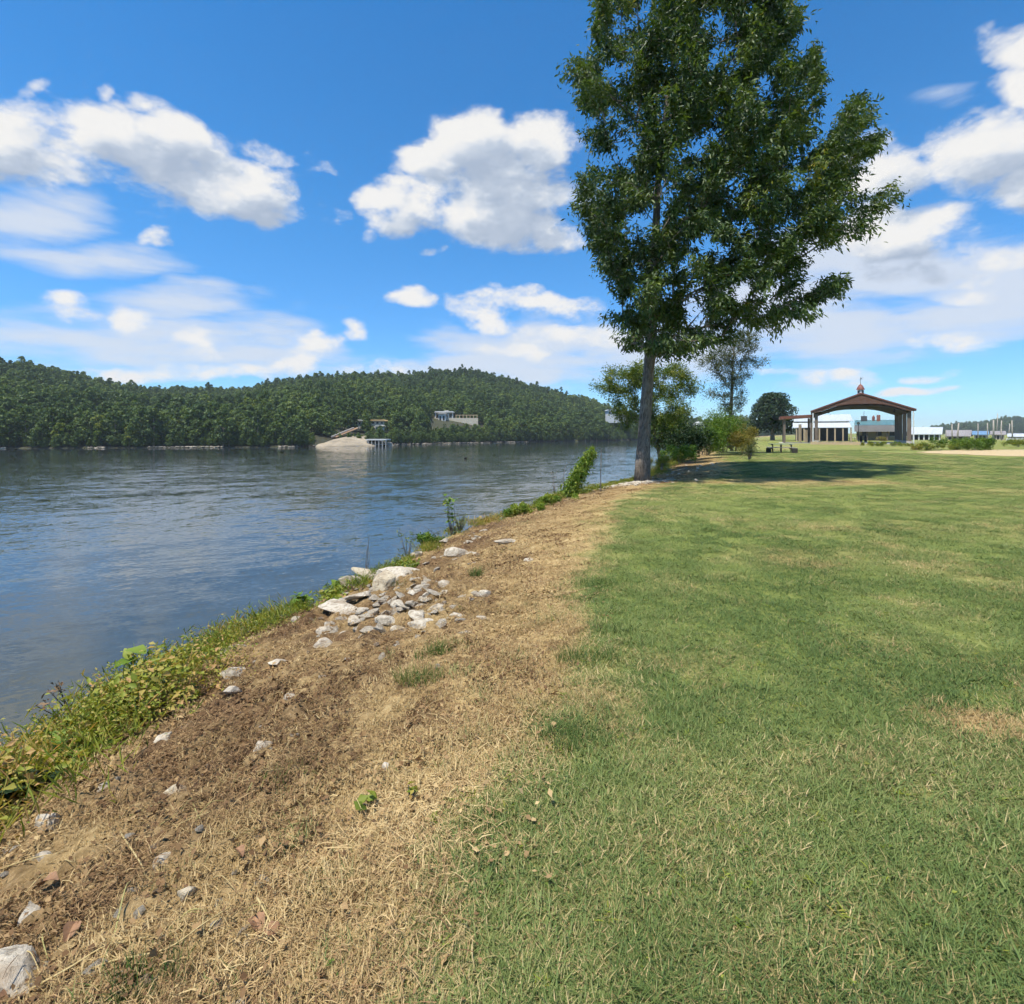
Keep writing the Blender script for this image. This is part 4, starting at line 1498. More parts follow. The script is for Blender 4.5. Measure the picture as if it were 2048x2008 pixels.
BIG = [  # px, py, w, h, material, label
    (732, 1150, 96, 52, 'rock_cream', "largest smooth cream boulder on the outcrop beside the water"),
    (765, 1172, 44, 56, 'rock_cream', "pale slab running down from the largest cream boulder"),
    (806, 1143, 78, 46, 'rock', "cracked grey boulder right of the largest cream boulder"),
    (817, 1117, 34, 20, 'rock_cream', "small rounded cream boulder at the top of the outcrop"),
    (726, 1205, 52, 20, 'rock', "flat grey slab just below the green weeds on the outcrop"),
    (676, 1224, 66, 20, 'rock', "long low grey slab at the left of the outcrop"),
    (705, 1241, 30, 22, 'rock', "chunky white rock left of the triangular white rock"),
    (726, 1226, 32, 18, 'rock', "split pale rock above the chunky white rock"),
    (777, 1246, 44, 34, 'rock', "triangular white rock lowest in the middle of the outcrop"),
    (808, 1259, 38, 22, 'rock', "squat pale rock touching the triangular white rock"),
    (838, 1236, 30, 34, 'rock', "narrow upright grey rock right of the triangular white rock"),
    (846, 1252, 52, 20, 'rock', "long tilted pale slab at the outcrop's lower right"),
    (872, 1219, 34, 14, 'rock', "thin white slab edging the dry grass"),
    (862, 1199, 34, 14, 'rock', "flat pale stone high on the right of the outcrop"),
    (829, 1194, 38, 24, 'rock', "lumpy grey rock in the centre of the outcrop"),
    (792, 1209, 30, 34, 'rock', "leaning grey rock in the centre of the outcrop"),
    (889, 1185, 38, 18, 'rock', "rightmost flat grey rock of the outcrop"),
    (893, 1168, 36, 24, 'rock', "rounded white rock at the upper right of the outcrop"),
    (690, 1176, 60, 30, 'rock_cream', "tan sloping rock face left of the outcrop by the water"),
    (652, 1290, 38, 30, 'rock', "dark-cracked grey rock below the outcrop's left end"),
    (652, 1263, 28, 22, 'rock', "small white rock at the outcrop's lower left"),
    (687, 1261, 28, 18, 'rock', "small blocky white rock under the long low slab"),
    (586, 1387, 56, 20, 'rock', "elongated pale stone alone in the middle of the brown slope"),
    (462, 1393, 42, 24, 'rock', "oval white stone below the weedy bank edge"),
    (470, 1303, 56, 26, 'rock', "flat-topped grey rock tucked under the green bank weeds"),
    (466, 1348, 52, 26, 'rock', "weathered grey slab between the flat-topped rock and the oval stone"),
    (561, 1324, 44, 22, 'rock', "long pointed grey stone on the upper brown slope"),
    (644, 1358, 24, 18, 'rock', "small bluish-white stone on the brown slope"),
    (911, 1106, 54, 30, 'rock', "broken white rock cluster high on the brown bank"),
    (950, 1109, 34, 14, 'rock', "low pale stone right of the broken white rock"),
    (1018, 1084, 46, 14, 'rock', "long flat stone near the bright green bank weeds"),
    (1058, 1119, 30, 12, 'rock', "small flat stone in the dry grass near the lawn"),
    (90, 1664, 52, 36, 'rock', "white angular rock at the lower left of the slope"),
    (32, 1714, 40, 26, 'rock', "grey-white rock at the left edge of the slope"),
    (88, 1730, 44, 32, 'rock', "rounded grey rock beneath the white angular rock"),
    (322, 1720, 40, 30, 'rock', "smooth pale wedge-shaped rock in the straw"),
    (352, 1582, 52, 34, 'rock_cream', "cream pointed rock half buried mid-slope"),
    (332, 1480, 26, 42, 'rock', "upright narrow pale stone on the slope"),
    (533, 1499, 32, 28, 'rock', "dark grey pitted stone near the slope's middle"),
    (14, 1960, 84, 86, 'rock', "big white rock in the bottom left corner"),
    (56, 1853, 38, 24, 'rock', "crumbly white rock left of the dry stalks"),
    (374, 1797, 34, 20, 'rock_cream', "pale crusty stone among dark litter"),
    (478, 2003, 56, 34, 'rock', "white rock cut by the bottom edge of the picture"),
    (211, 1594, 36, 18, 'rock', "flat pale stone beside the green bank weeds"),
    (915, 1230, 34, 12, 'rock', "flush pale stone right of the outcrop in straw"),
    (967, 1232, 24, 13, 'rock', "isolated small white stone in the straw strip"),
    (971, 1189, 26, 12, 'rock', "faint pale stone in upper straw strip"),
    (772, 1525, 14, 17, 'rock', "small grey pebble above the broad-leaf seedlings"),
]


ROCKS = []


def clear_of_rocks(P, k=.8):
    ok = np.ones(len(P), bool)
    for x, y, r in ROCKS:
        ok &= (P[:, 0] - x) ** 2 + (P[:, 1] - y) ** 2 > (r * k) ** 2
    return ok


def build_rocks():
    rng = np.random.default_rng(900)
    for (px, py, w, h, mt, lab) in BIG:
        g = ground_at(px, py + h * .25)
        for _ in range(40):
            if sdist(np.array([[g.x, g.y]]), E_LINE)[0] > .22: break
            g = g + Vector((.04, -.02, 0))
        g.z = gz(g.x, g.y)
        r = math.hypot(g.x, g.y)
        slant = math.sqrt(r * r + (CAMZ - g.z) ** 2)
        wd = w / F * g.y
        dip = (CAMZ - g.z) / slant
        ht = h / F * g.y
        k_ = 1.25 if w > 60 else 1.0
        sx, sy = wd * .72 * k_, max(wd * .42, ht * .75) * k_
        sz = min(sx * .8, max(.05, ht * .58))
        o = link("rock", rock_mesh(rng, sx, sy, sz, 4 if w > 36 else 3), M[mt])
        o.location = (g.x, g.y, gz(g.x, g.y) + sz * (.12 if w > 60 else .28))
        o.rotation_euler = (rng.normal(0, .14), rng.normal(0, .14) + .10, math.atan2(-g.x, g.y) * .6 + rng.normal(0, .3))
        ROCKS.append((g.x, g.y, (sx + sy) / 2))
        tag(o, lab, "rock", "pale rocks on the bank slope")
    kinds = [rock_mesh(rng, 1, .75, .55, 3) for _ in range(5)]
    for k_ in kinds: k_.materials.append(M['rock'])
    bk = [rock_mesh(rng, 1, .8, .6, 2) for _ in range(3)]
    for k_ in bk: k_.materials.append(M['rock_brown'])
    # broken rubble packed between the big rocks
    k = 0
    while k < 175:
        px, py = (rng.normal(765, 80), rng.normal(1205, 45)) if k < 135 else (lambda q: (640 + 330 * q + rng.normal(0, 25), 1190 - 130 * q + rng.normal(0, 14)))(rng.uniform())
        if py < 1640 - .66 * px - 12 and k < 135 or py < 1040 or py > 1310: continue
        g = ground_at(px, py)
        if sdist(np.array([[g.x, g.y]]), E_LINE)[0] < .08: continue
        s = rng.uniform(.045, .115)
        o = link("rubble_rock", kinds[rng.integers(0, 5)])
        o.location = (g.x, g.y, gz(g.x, g.y) + s * .12)
        o.scale = (s * rng.uniform(.8, 1.5), s, s * rng.uniform(.6, 1))
        o.rotation_euler = (rng.normal(0, .25), rng.normal(0, .25), rng.uniform(0, 6.28))
        ROCKS.append((g.x, g.y, s))
        tag(o, "angular pale rubble rock packed among the outcrop's larger boulders", "rock", "rubble of the outcrop")
        k += 1
    # small fragments round the outcrop and down the slope
    k = 0
    while k < 130:
        px, py = (rng.normal(760, 90), rng.normal(1225, 45)) if k < 60 else (rng.uniform(0, 860), rng.uniform(1280, 2000))
        if k >= 60 and px > 620 - (py - 1300) * .25 + 60: continue
        if px < 0 or py < 1110: continue
        if py < 1690 - px * .83 + 20: continue
        g = ground_at(px, py)
        s = rng.uniform(.022, .05) * (1.2 if k < 60 else .75)
        o = link("rock_fragment", kinds[rng.integers(0, 5)] if rng.uniform() < .62 else bk[rng.integers(0, 3)])
        o.location = (g.x, g.y, gz(g.x, g.y) + s * .1)
        o.scale = (s, s, s)
        o.rotation_euler = (rng.normal(0, .2), rng.normal(0, .2), rng.uniform(0, 6.28))
        tag(o, "small loose stone fragment lying in the dead brown weeds", "stone", "loose stone fragments on the slope")
        k += 1
    # white gravel at the foot of the tall tree
    V, T = [], []
    base = [np.array([v.co for v in kk.vertices]) for kk in kinds]
    tri = [np.array([p.vertices[:] for p in kk.polygons]) for kk in kinds]
    off = 0
    for i in range(440):
        if i < 390:
            x, y = rng.normal(4.5, .8), rng.normal(19.6, .6)
        else:
            t = rng.uniform(0, 1)
            x, y = 5.8 + 6 * t + rng.normal(0, .5), 21.5 + 9 * t + rng.normal(0, .6)
        s = rng.uniform(.04, .13)
        j = rng.integers(0, 5)
        a = rng.uniform(0, 6.28)
        R_ = np.array([[math.cos(a), -math.sin(a), 0], [math.sin(a), math.cos(a), 0], [0, 0, 1]])
        V.append(base[j] @ R_.T * s + np.array([x, y, gz(x, y) + s * .2])); T.append(tri[j] + off); off += len(base[j])
    o = link("shore_gravel", np_mesh("shore_gravel", np.concatenate(V), np.concatenate(T)), M['rock'])
    tag(o, "white broken stone gravel around the foot of the tall tree", "gravel", kind="stuff")


build_rocks()
build_grass()
build_litter()


# ------------------------------------------------------------------ bank weeds
def weeds_strip():
    """leafy ground cover all along the bank edge"""
    rng = np.random.default_rng(950)
    pts = []
    seg = E_LINE[2:19]
    for a, c in zip(seg[:-1], seg[1:]):
        L = np.linalg.norm(c - a)
        n = int(L * (60 if c[1] < 6.5 else 32 if c[1] < 24 else 16))
        t = rng.uniform(0, 1, n)[:, None]
        nrm = np.array([c[1] - a[1], -(c[0] - a[0])]) / L
        pts.append(a + (c - a) * t + nrm * (rng.normal(.06, .30, n) + (rng.uniform(0, .55, n) if c[1] < 6.5 else 0))[:, None])
    P = np.concatenate(pts)
    z, dry, dead, e, bl = ground(P)
    hmul = np.interp(P[:, 1], [1.5, 5, 6.6, 7.2, 8, 9, 10.5, 12, 14, 17, 21], [1.6, 1.5, 1.1, .65, .5, .34, .34, .6, .75, .9, .5])
    hmul = np.where(P[:, 1] > 22.5, 1.8, hmul)
    dens = np.interp(P[:, 1], [1.5, 6, 7.4, 9.6, 12, 14, 15.5, 21], [1, 1, .85, .4, .5, .6, 1, .8])
    keep = rng.uniform(0, 1, len(P)) < dens
    P, z, hmul = P[keep], z[keep], hmul[keep]
    n = len(P)
    per = 95
    k = np.repeat(np.arange(n), per)
    m = len(k)
    hh = .21 * hmul * rng.uniform(.4, 1.5, n)
    up = rng.uniform(0, 1, m) ** .8
    sp = rng.normal(0, .085, (m, 2)) * (1 + .6 * hmul[k][:, None])
    C = np.column_stack([P[k] + sp, z[k] + up * hh[k] + rng.uniform(0, .03, m)])
    D = unit(np.column_stack([rng.normal(0, 1, (m, 2)), rng.uniform(-.2, .9, m)]))
    Nn = unit(rdir(m, rng) * .8 + np.array([0, 0, 1.0]))
    kind = rng.uniform(0, 1, n)
    bl_ = (kind[k] >= .55) & (kind[k] < .9)
    D[bl_, 2] = np.abs(D[bl_, 2]) + .9
    D = unit(D)
    C[bl_, 2] -= .35 * up[bl_] * hh[k][bl_]
    L = np.where(kind[k] < .55, .034, np.where(kind[k] < .9, .13, .07)) * rng.uniform(.6, 1.4, m)
    lw = np.where(kind[k] < .55, .45, np.where(kind[k] < .9, .07, .55))
    ct = fbm(P[:, 0] * 1.4, P[:, 1] * 1.4, seed=12, oct=3)
    ct = (ct - .5) * 1.7 + .16 + np.interp(P[:, 1], [2, 6, 9, 12, 16, 20], [.08, .05, -.02, .0, -.05, .0])
    t = .46 + ct[k] * .55 + rng.normal(0, .17, m) + .12 * (up - .5)
    o = leaf_obj("bank_weeds", C, D, Nn, L, L * lw, t, M['leaf_weed'])
    tag(o, "yellow-green leafy weeds growing along the edge of the bank", "weeds", kind="stuff")


weeds_strip()


def broad_leaves(name, C, D, L, lw, tint, m, parent, rng):
    """large leaves: a curved midrib with a lobed, folded blade"""
    n = len(C)
    Nn = unit(rdir(n, rng) * .5 + np.array([0, 0, 1]))
    S = unit(np.cross(D, Nn)); Up = np.cross(S, D)
    prof = [(0, .03), (.12, .55), (.28, .95), (.45, 1.0), (.62, .82), (.78, .55), (.9, .28), (1.0, .02)]
    k = len(prof)
    V = np.empty((n, k, 3, 3))
    for i, (t, w) in enumerate(prof):
        jag = rng.uniform(.82, 1.12, n)[:, None]
        mid = C + D * (L * t)[:, None] - Up * (L * .28 * t * t)[:, None]
        hw = (L * lw * .5 * w)[:, None] * jag
        V[:, i, 1] = mid
        V[:, i, 0] = mid - S * hw + Up * hw * rng.uniform(.15, .5, n)[:, None]
        V[:, i, 2] = mid + S * hw + Up * hw * rng.uniform(.15, .5, n)[:, None]
    b0 = (np.arange(n) * k * 3)[:, None]
    q = []
    for i in range(k - 1):
        a = i * 3
        q += [(a, a + 1, a + 4, a + 3), (a + 1, a + 2, a + 5, a + 4)]
    Fq = (b0[:, :, None] + np.array(q)[None]).reshape(-1, 4)
    tt = np.repeat(np.clip(tint, 0, 1), k * 3)
    return link(name, np_mesh(name, V.reshape(-1, 3), Fq, True, {'tint': tt}), m, parent)


def plant(name, label, loc, h, n_stem, spread, leaf, lw, mt, n_leaf, seed, cat="plant", lean=(0, 0), top=0, stem_m='bark_pale', fold=.2):
    """upright weed: stems with leaves up their length"""
    rng = np.random.default_rng(seed)
    root = empty(name, loc)
    mb = MB()
    C, D, t = [], [], []
    for i in range(n_stem):
        a = rng.uniform(0, 6.28)
        s = spread * rng.uniform(.3, 1)
        hh = h * rng.uniform(.6, 1)
        e = np.array([math.cos(a) * s + lean[0] * hh, math.sin(a) * s + lean[1] * hh, hh])
        mid = e * .5 + np.array([rng.normal(0, .04) * h, rng.normal(0, .04) * h, .06 * h])
        mb.tube([(0, 0, -.03), tuple(mid), tuple(e)], [.006 + .004 * h, .005, .002], 5)
        for j in range(n_leaf):
            q = rng.uniform(top, 1)
            p = 2 * q * (1 - q) * mid + q * q * e
            C.append(p + rng.normal(0, .012, 3)); D.append([rng.normal(), rng.normal(), rng.uniform(-.3, .8)]); t.append(rng.normal(.5, .2))
    C, D, t = np.array(C), np.array(D), np.array(t)
    n = len(C)
    if n and leaf > .1:
        broad_leaves("leaves", C, unit(D), leaf * rng.uniform(.55, 1.3, n), lw, t, M[mt], root, rng)
    elif n:
        L = leaf * rng.uniform(.55, 1.3, n)
        leaf_obj("leaves", C, D, unit(rdir(n, rng) * .6 + np.array([0, 0, 1])), L, L * lw, t, M[mt], root, fold)
    mb.build("stem", M[stem_m], root)
    return tag(root, label, cat)


def at(px, py):
    g = ground_at(px, py)
    return (g.x, g.y, gz(g.x, g.y))


def edge_pt(y, off=0.0):
    x = float(np.interp(y, E_LINE[:, 1], E_LINE[:, 0])) + off
    return (x, y, gz(x, y))


plant("broadleaf_weed", "big dark green broad-leaved weed at the left edge of the bank", at(35, 1625), .28, 7, .24, .17, .62, 'leaf_dark', 6, 1, "plant")
plant("broadleaf_weed", "green broad-leaved weed behind the dark one on the bank", at(100, 1560), .32, 6, .22, .14, .6, 'leaf_bright', 7, 2, "plant")
plant("broadleaf_weed", "feathery blue-green weed in the middle of the near bank", at(285, 1428), .30, 6, .22, .17, .55, 'leaf_dark', 6, 3, "plant")
plant("broadleaf_weed", "yellow-green broad-leaved weed poking above the bank at the water", edge_pt(5.2, .1), .42, 5, .2, .18, .6, 'leaf_bright', 5, 4, "plant")
plant("broadleaf_weed", "round-leaved green weed on the bank left of the outcrop", edge_pt(7.7, .0), .26, 5, .2, .16, .75, 'leaf_bright', 6, 5, "plant")
plant("broadleaf_weed", "single tall bright-leaf weed over the water left of the outcrop", edge_pt(8.5, -.1), .30, 4, .12, .15, .75, 'leaf_bright', 5, 6, "plant")
plant("seedling", "left broad-leaf seedling in the brown slope", at(748, 1605), .07, 5, .06, .06, .62, 'leaf_weed', 2, 7, "seedling", top=.7)
plant("seedling", "right broad-leaf seedling in the brown slope", at(822, 1600), .07, 3, .05, .06, .62, 'leaf_weed', 2, 8, "seedling", top=.7)
plant("tall_weed", "tall leafy weed with yellow tops leaning over the water", (-1.45, 12.3, gz(-1.45, 12.3)), 1.15, 6, .24, .12, .55, 'leaf_bright', 9, 9, "plant", top=.35)
plant("tall_weed", "thin forked weed with small leaves above the outcrop", (-2.1, 10.3, gz(-2.1, 10.3)), .62, 7, .30, .07, .4, 'leaf_yellow', 8, 10, "plant", top=.55)
plant("dark_clump", "dark brown-green seeded clump at the base of the tall weed", (-1.25, 12.2, gz(-1.25, 12.2)), .42, 26, .26, .06, .3, 'leaf_weed', 12, 11, "plant")
plant("bare_stalk", "bare pale stalk bending out over the water by the outcrop", (-2.6, 9.1, gz(-2.6, 9.1)), .85, 3, .18, .03, .3, 'leaf_dead', 3, 12, "stalk")
plant("bare_stalk", "thin white twig reaching left over the water", (-1.65, 12.1, gz(-1.65, 12.1)), .5, 1, .1, .03, .3, 'leaf_dead', 3, 13, "stalk", lean=(-1.3, 0), stem_m='bark_pale')
plant("bare_stalk", "dry brown seeded stalk left of the vine-covered stake", (1.5, 17.6, gz(1.5, 17.6)), 1.25, 3, .18, .05, .4, 'leaf_dead', 26, 14, "stalk")
plant("bare_stalk", "dry stalks with pale seed heads rising from the near bank", edge_pt(4.6, .0), .55, 6, .35, .05, .5, 'leaf_dead', 7, 15, "stalk", top=.75)
plant("bare_stalk", "crooked straw stalks over the water at the far left bank", edge_pt(3.9, -.1), .5, 6, .35, .05, .4, 'leaf_dead', 5, 16, "stalk", top=.6)


def stub():
    p = edge_pt(5.0, -.25)
    o = MB().tube([(0, 0, -.1), (.01, 0, .15), (-.01, .01, .30), (0, 0, .34)], [.040, .036, .032, .015], 9).build("stub_post", M['bark'], None, True)
    o.location = (p[0], p[1], p[2] + .12)
    tag(o, "short dark rotten post standing in the near bank weeds", "post")


stub()


def vine_stake():
    p = Vector((2.2, 17.0, gz(2.2, 17.0)))
    root = empty("vine_stake", p)
    MB().tube([(-.30, 0, -.1), (.08, 0, .8), (.45, 0, 1.65)], [.03, .028, .015], 6).build("stake", M['bark_pale'], root)
    MB().tube([(.75, .1, -.1), (.78, .1, 1.55)], [.018, .012], 5).build("thin_rod", M['bark'], root)
    mb = MB().tube([(-.45, 0, 0), (-.5, 0, .6), (-.42, 0, 1.0), (-.2, 0, 1.15)], [.012, .01, .008, .005], 5)
    mb.build("dead_stem", M['bark_pale'], root)
    rng = np.random.default_rng(33)
    n = 4200
    t = rng.uniform(0, 1, n)
    c = np.column_stack([-.38 + .84 * t, np.zeros(n), .02 + 1.6 * t]) + rng.normal(0, 1, (n, 3)) * (np.array([.12, .11, .09])[None] * (1.3 - .75 * t[:, None]))
    c[:, 2] -= np.abs(rng.normal(0, .18, n)) * t
    c[:, 2] = np.maximum(c[:, 2], .02)
    leaf_obj("vine", c, unit(rdir(n, rng) + np.array([0, 0, -.7])), unit(rdir(n, rng) + np.array([0, 0, .8])), .085 * rng.uniform(.6, 1.4, n), .05 * rng.uniform(.6, 1.4, n),
             .55 + rng.normal(0, .2, n), M['leaf_bright'], root)
    tag(root, "leaning stake smothered in bright green vine by the tall tree", "vine")


vine_stake()
shrub("bank_bush", "rounded bright green weed mound on the bank left of the vine", 1050, 1040, 14.3, 120, 26, 'leaf_bright', 4200, .06, 81, lw=.4, tb=.22, ground_z=gz(.36, 14.3) - .1, cat="plant")
shrub("bank_bush", "long bright green weed mound running up to the vine stake", 1112, 1025, 16.0, 130, 24, 'leaf_bright', 4600, .06, 82, lw=.4, ground_z=gz(1.4, 16.0) - .1, tb=.2, cat="plant")
shrub("bank_bush", "green weed clump draping over the upper outcrop", 862, 1085, 11.4, 70, 30, 'leaf_bright', 1700, .06, 83, lw=.5, ground_z=gz(-1.8, 11.4) - .08, tb=-.15, cat="plant")
shrub("bank_bush", "small green weed clump at the foot of the cream boulder", 690, 1165, 8.5, 60, 24, 'leaf_bright', 900, .05, 84, lw=.55, ground_z=gz(-2.77, 8.5), tb=-.2, cat="plant")


def tall_tuft(label, px, py, h, n, rad, green, seed):
    rng = np.random.default_rng(seed)
    V, Q, T, ti = [], [], [], []
    for i in range(n):
        r = rad * math.sqrt(rng.uniform()); th = rng.uniform(0, 6.283)
        o = len(V)
        V += blade_strip(rng, np.array([r * math.cos(th), r * math.sin(th) * .6, -.01]), rng.uniform(0, 6.283), rng.uniform(.1, .5) * h, h * rng.uniform(.45, 1), .004 + .0012 * (h > .15), rng.uniform(0, .35) * h)
        Q += [(o, o + 1, o + 3, o + 2), (o + 2, o + 3, o + 5, o + 4)]
        T.append((o + 4, o + 5, o + 6))
        ti += [float(np.clip(rng.normal(green, .18), 0, 1))] * 7
    o = link("grass_clump", np_mesh("grass_clump", np.array(V), [np.array(Q), np.array(T)], False, {'tint': ti}), M['clump'])
    o.location = at(px, py)
    tag(o, label, "grass clump", "green grass clumps in the dead strip")


M['clump'] = leaf_mat("clump_blades", [(0, (.035, .075, .016)), (.5, (.085, .145, .03)), (.8, (.17, .20, .05)), (1, (.36, .27, .12))], .3)
tall_tuft("small upright green grass clump right of the outcrop", 953, 1158, .17, 150, .10, .35, 1)
tall_tuft("widest green grass clump in the middle of the dead strip", 900, 1312, .15, 340, .20, .45, 2)
tall_tuft("wispy green grass clump below the widest clump", 838, 1372, .15, 300, .20, .55, 3)
tall_tuft("thin grass clump left of the widest clump", 860, 1325, .11, 130, .14, .5, 4)
tall_tuft("sparse grass clump beside the flush pale stone", 920, 1222, .09, 60, .07, .6, 5)
tall_tuft("yellowish weedy clump at the outcrop's centre", 800, 1178, .14, 120, .14, .7, 6)
tall_tuft("olive grass clump low on the brown slope", 590, 1560, .09, 200, .18, .65, 7)
tall_tuft("fresh green grass clump at the bottom among the dry stalks", 300, 1985, .11, 170, .14, .3, 8)
tall_tuft("tall grass clump at the dead strip's edge near the lawn", 985, 1650, .09, 160, .16, .7, 9)
tall_tuft("dark green grass clump where the lawn meets the dead strip", 1180, 1320, .14, 320, .26, .3, 10)
tall_tuft("second dark green grass clump along the lawn's ragged edge", 1160, 1480, .12, 280, .22, .3, 11)
tall_tuft("dark green grass clump farther up the lawn's edge", 1205, 1170, .13, 240, .26, .35, 12)


M['straw'] = plain("straw_stalk", (.50, .40, .19), (.34, .24, .10), 20, .7, stretch=(1, 1, 1))
M['straw_green'] = plain("green_straw_stalk", (.33, .33, .12), (.30, .24, .09), 20, .7)


def stalk(label, pts, r, m='straw', group="dry stalks lying at the bottom left"):
    P = []
    for px, py, h in pts:
        g = at(px, py)
        P.append(Vector((g[0], g[1], g[2] + h)))
    # smooth through the points
    S = []
    for i in range(len(P) - 1):
        p0, p1, p2, p3 = P[max(i - 1, 0)], P[i], P[i + 1], P[min(i + 2, len(P) - 1)]
        for k in range(5):
            t = k / 5
            S.append(.5 * ((2 * p1) + (p2 - p0) * t + (2 * p0 - 5 * p1 + 4 * p2 - p3) * t * t + (3 * p1 - p0 - 3 * p2 + p3) * t ** 3))
    S.append(P[-1])
    base = S[0].copy()
    n = len(S)
    o = MB().tube([s - base for s in S], [r * (1 - .6 * i / n) for i in range(n)], 6).build("dry_stalk", M[m], None, True)
    o.location = base
    tag(o, label, "stalk", group)


stalk("long curved straw stalk sweeping along the bottom of the slope", [(130, 2000, .01), (210, 1960, .03), (330, 1925, .04), (410, 1880, .03), (465, 1830, .02)], .0045)
stalk("thick yellow straw stalk left of the long curved one", [(60, 1995, .02), (140, 1960, .04), (210, 1915, .03), (260, 1895, .01)], .005)
stalk("forked straw stalk pointing down right in mid slope", [(240, 1690, .03), (280, 1745, .04), (300, 1760, .02), (370, 1785, .01)], .004)
stalk("upright bowed greenish stalk above the yellow stalk", [(225, 1895, .01), (250, 1830, .06), (262, 1790, .05)], .004, 'straw_green')
stalk("short pale broken stalk lying across the green clump", [(220, 1902, .02), (300, 1900, .03)], .006)
stalk("thin arched stalk right of the long curved one", [(330, 1870, .01), (380, 1840, .05), (420, 1830, .02)], .004, 'straw_green')
stalk("slender stalk running up from the flat pale stone", [(175, 1580, .01), (200, 1530, .05), (212, 1510, .09)], .005)
stalk("yellow bent stalk on the mid brown slope", [(380, 1610, .01), (392, 1640, .04), (402, 1655, .01)], .0035, 'straw_green')
stalk("thin straw stalk at the left edge below the rocks", [(0, 1770, .02), (60, 1760, .03), (120, 1735, .01)], .004)
stalk("dark straw stalk among the rocks at lower left", [(30, 1830, .01), (80, 1800, .04), (105, 1772, .02)], .004)
stalk("straight dry stalk near the dead leaves", [(515, 1820, .05), (540, 1850, .03), (560, 1875, .0)], .004)


def loose_stalks():
    rng = np.random.default_rng(77)
    k = 0
    while k < 46:
        px, py = rng.uniform(10, 640), rng.uniform(1560, 1995)
        if py < 1560 + (60 - px) * .5: continue
        a = rng.normal(-.5, .5)
        L = rng.uniform(25, 85)
        p2 = (px + L * math.cos(a), py + L * math.sin(a))
        if p2[1] > 2000 or p2[1] < 1540: continue
        stalk("thin dry straw stalk lying loose on the lower brown slope", [(px, py, .008), ((px + p2[0]) / 2 + rng.normal(0, 6), (py + p2[1]) / 2 + rng.normal(0, 6), rng.uniform(.015, .04)), (p2[0], p2[1], .01)],
              rng.uniform(.0016, .0032), 'straw' if rng.uniform() < .7 else 'straw_green', "loose straw stalks on the slope")
        k += 1


loose_stalks()


def dead_leaf(label, px, py, size, seed):
    rng = np.random.default_rng(seed)
    n = 9
    V, Fq = [], []
    for i in range(n):
        t = i / (n - 1)
        w = size * .36 * math.sin(math.pi * min(1, t * .92 + .06)) * rng.uniform(.8, 1.15)
        z = .25 * size * math.sin(t * 2.6) + rng.normal(0, .012) * size
        V += [(-w, t * size, z + w * .5), (0, t * size, z), (w, t * size, z + w * .65)]
    for i in range(n - 1):
        a = i * 3
        Fq += [(a, a + 1, a + 4, a + 3), (a + 1, a + 2, a + 5, a + 4)]
    me = bpy.data.meshes.new("dead_leaf"); me.from_pydata(V, [], Fq)
    o = link("dead_leaf", me, M['deadleaf'])
    g = at(px, py)
    o.location = (g[0], g[1], g[2] + .015)
    o.rotation_euler = (rng.normal(0, .3), rng.normal(0, .4), rng.uniform(0, 6.28))
    tag(o, label, "dead leaf", "fallen dead leaves on the slope")


M['deadleaf'] = plain("dead_leaf", (.30, .165, .085), (.16, .085, .045), 30, .7)
for i, (px, py, s, lab) in enumerate([(520, 1865, .085, "curled red-brown dead leaf near the straight dry stalk"), (565, 1860, .07, "smaller red-brown dead leaf right of the curled one"),
                                      (75, 1815, .10, "tan dead leaf beside the crumbly white rock"), (50, 1985, .11, "large tan dead leaf by the corner rock"),
                                      (485, 1735, .06, "dark dead leaf in the lower middle of the slope"), (130, 1900, .08, "brown dead leaf among the straw stalks")]):
    dead_leaf(lab, px, py, s, 40 + i)

# ------------------------------------------------------------------ park structures
M['roof_brown'] = plain("brown_red_metal_roof", (.19, .075, .05), (.13, .05, .035), 2, .5, stretch=(1, .1, 1))
M['gable_brown'] = plain("weathered_brown_boards", (.15, .078, .055), (.09, .045, .032), 3, .8, stretch=(5, 1, .3))
M['post_brown'] = plain("brown_post_wood", (.20, .155, .12), (.12, .09, .07), 4, .8, stretch=(1, 1, .15))
M['post_tan'] = plain("tan_post_wood", (.46, .36, .24), (.33, .25, .17), 4, .8, stretch=(1, 1, .15))
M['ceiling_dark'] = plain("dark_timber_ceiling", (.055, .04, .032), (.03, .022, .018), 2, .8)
M['white_paint'] = plain("white_paint", (.66, .66, .64), (.54, .54, .52), 2, .5)
M['white_metal'] = plain("white_metal_roof", (.50, .53, .56), (.40, .43, .46), .6, .35, stretch=(6, .3, 1))
M['teal_metal'] = plain("teal_metal_roof", (.10, .20, .21), (.07, .15, .16), .6, .4, stretch=(6, .3, 1))
M['grey_metal'] = plain("grey_metal_roof", (.30, .28, .28), (.22, .20, .20), .6, .5)
M['blue_metal'] = plain("blue_metal_roof", (.15, .26, .40), (.12, .22, .35), .6, .4)
M['tan_wall'] = plain("tan_wall", (.55, .40, .24), (.44, .32, .19), .8, .8)
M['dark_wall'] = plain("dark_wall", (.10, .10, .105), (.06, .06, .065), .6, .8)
M['concrete'] = plain("concrete", (.50, .47, .42), (.38, .35, .30), 1.2, .9)
M['sand'] = plain("pale_sand", (.50, .38, .21), (.40, .30, .16), 1.5, .95)
M['brick'] = plain("red_brick", (.30, .13, .09), (.22, .09, .07), 4, .9)
M['weathered'] = plain("weathered_planks", (.42, .38, .32), (.28, .25, .21), 5, .85, stretch=(.3, 4, 1))
M['green_paint'] = plain("faded_green_planks", (.32, .40, .33), (.22, .29, .24), 5, .7, stretch=(.3, 4, 1))
M['dark_wood'] = plain("dark_wood", (.05, .045, .04), (.03, .027, .024), 5, .85)
M['copper'] = plain("rusty_copper", (.24, .09, .065), (.17, .06, .045), 6, .5)
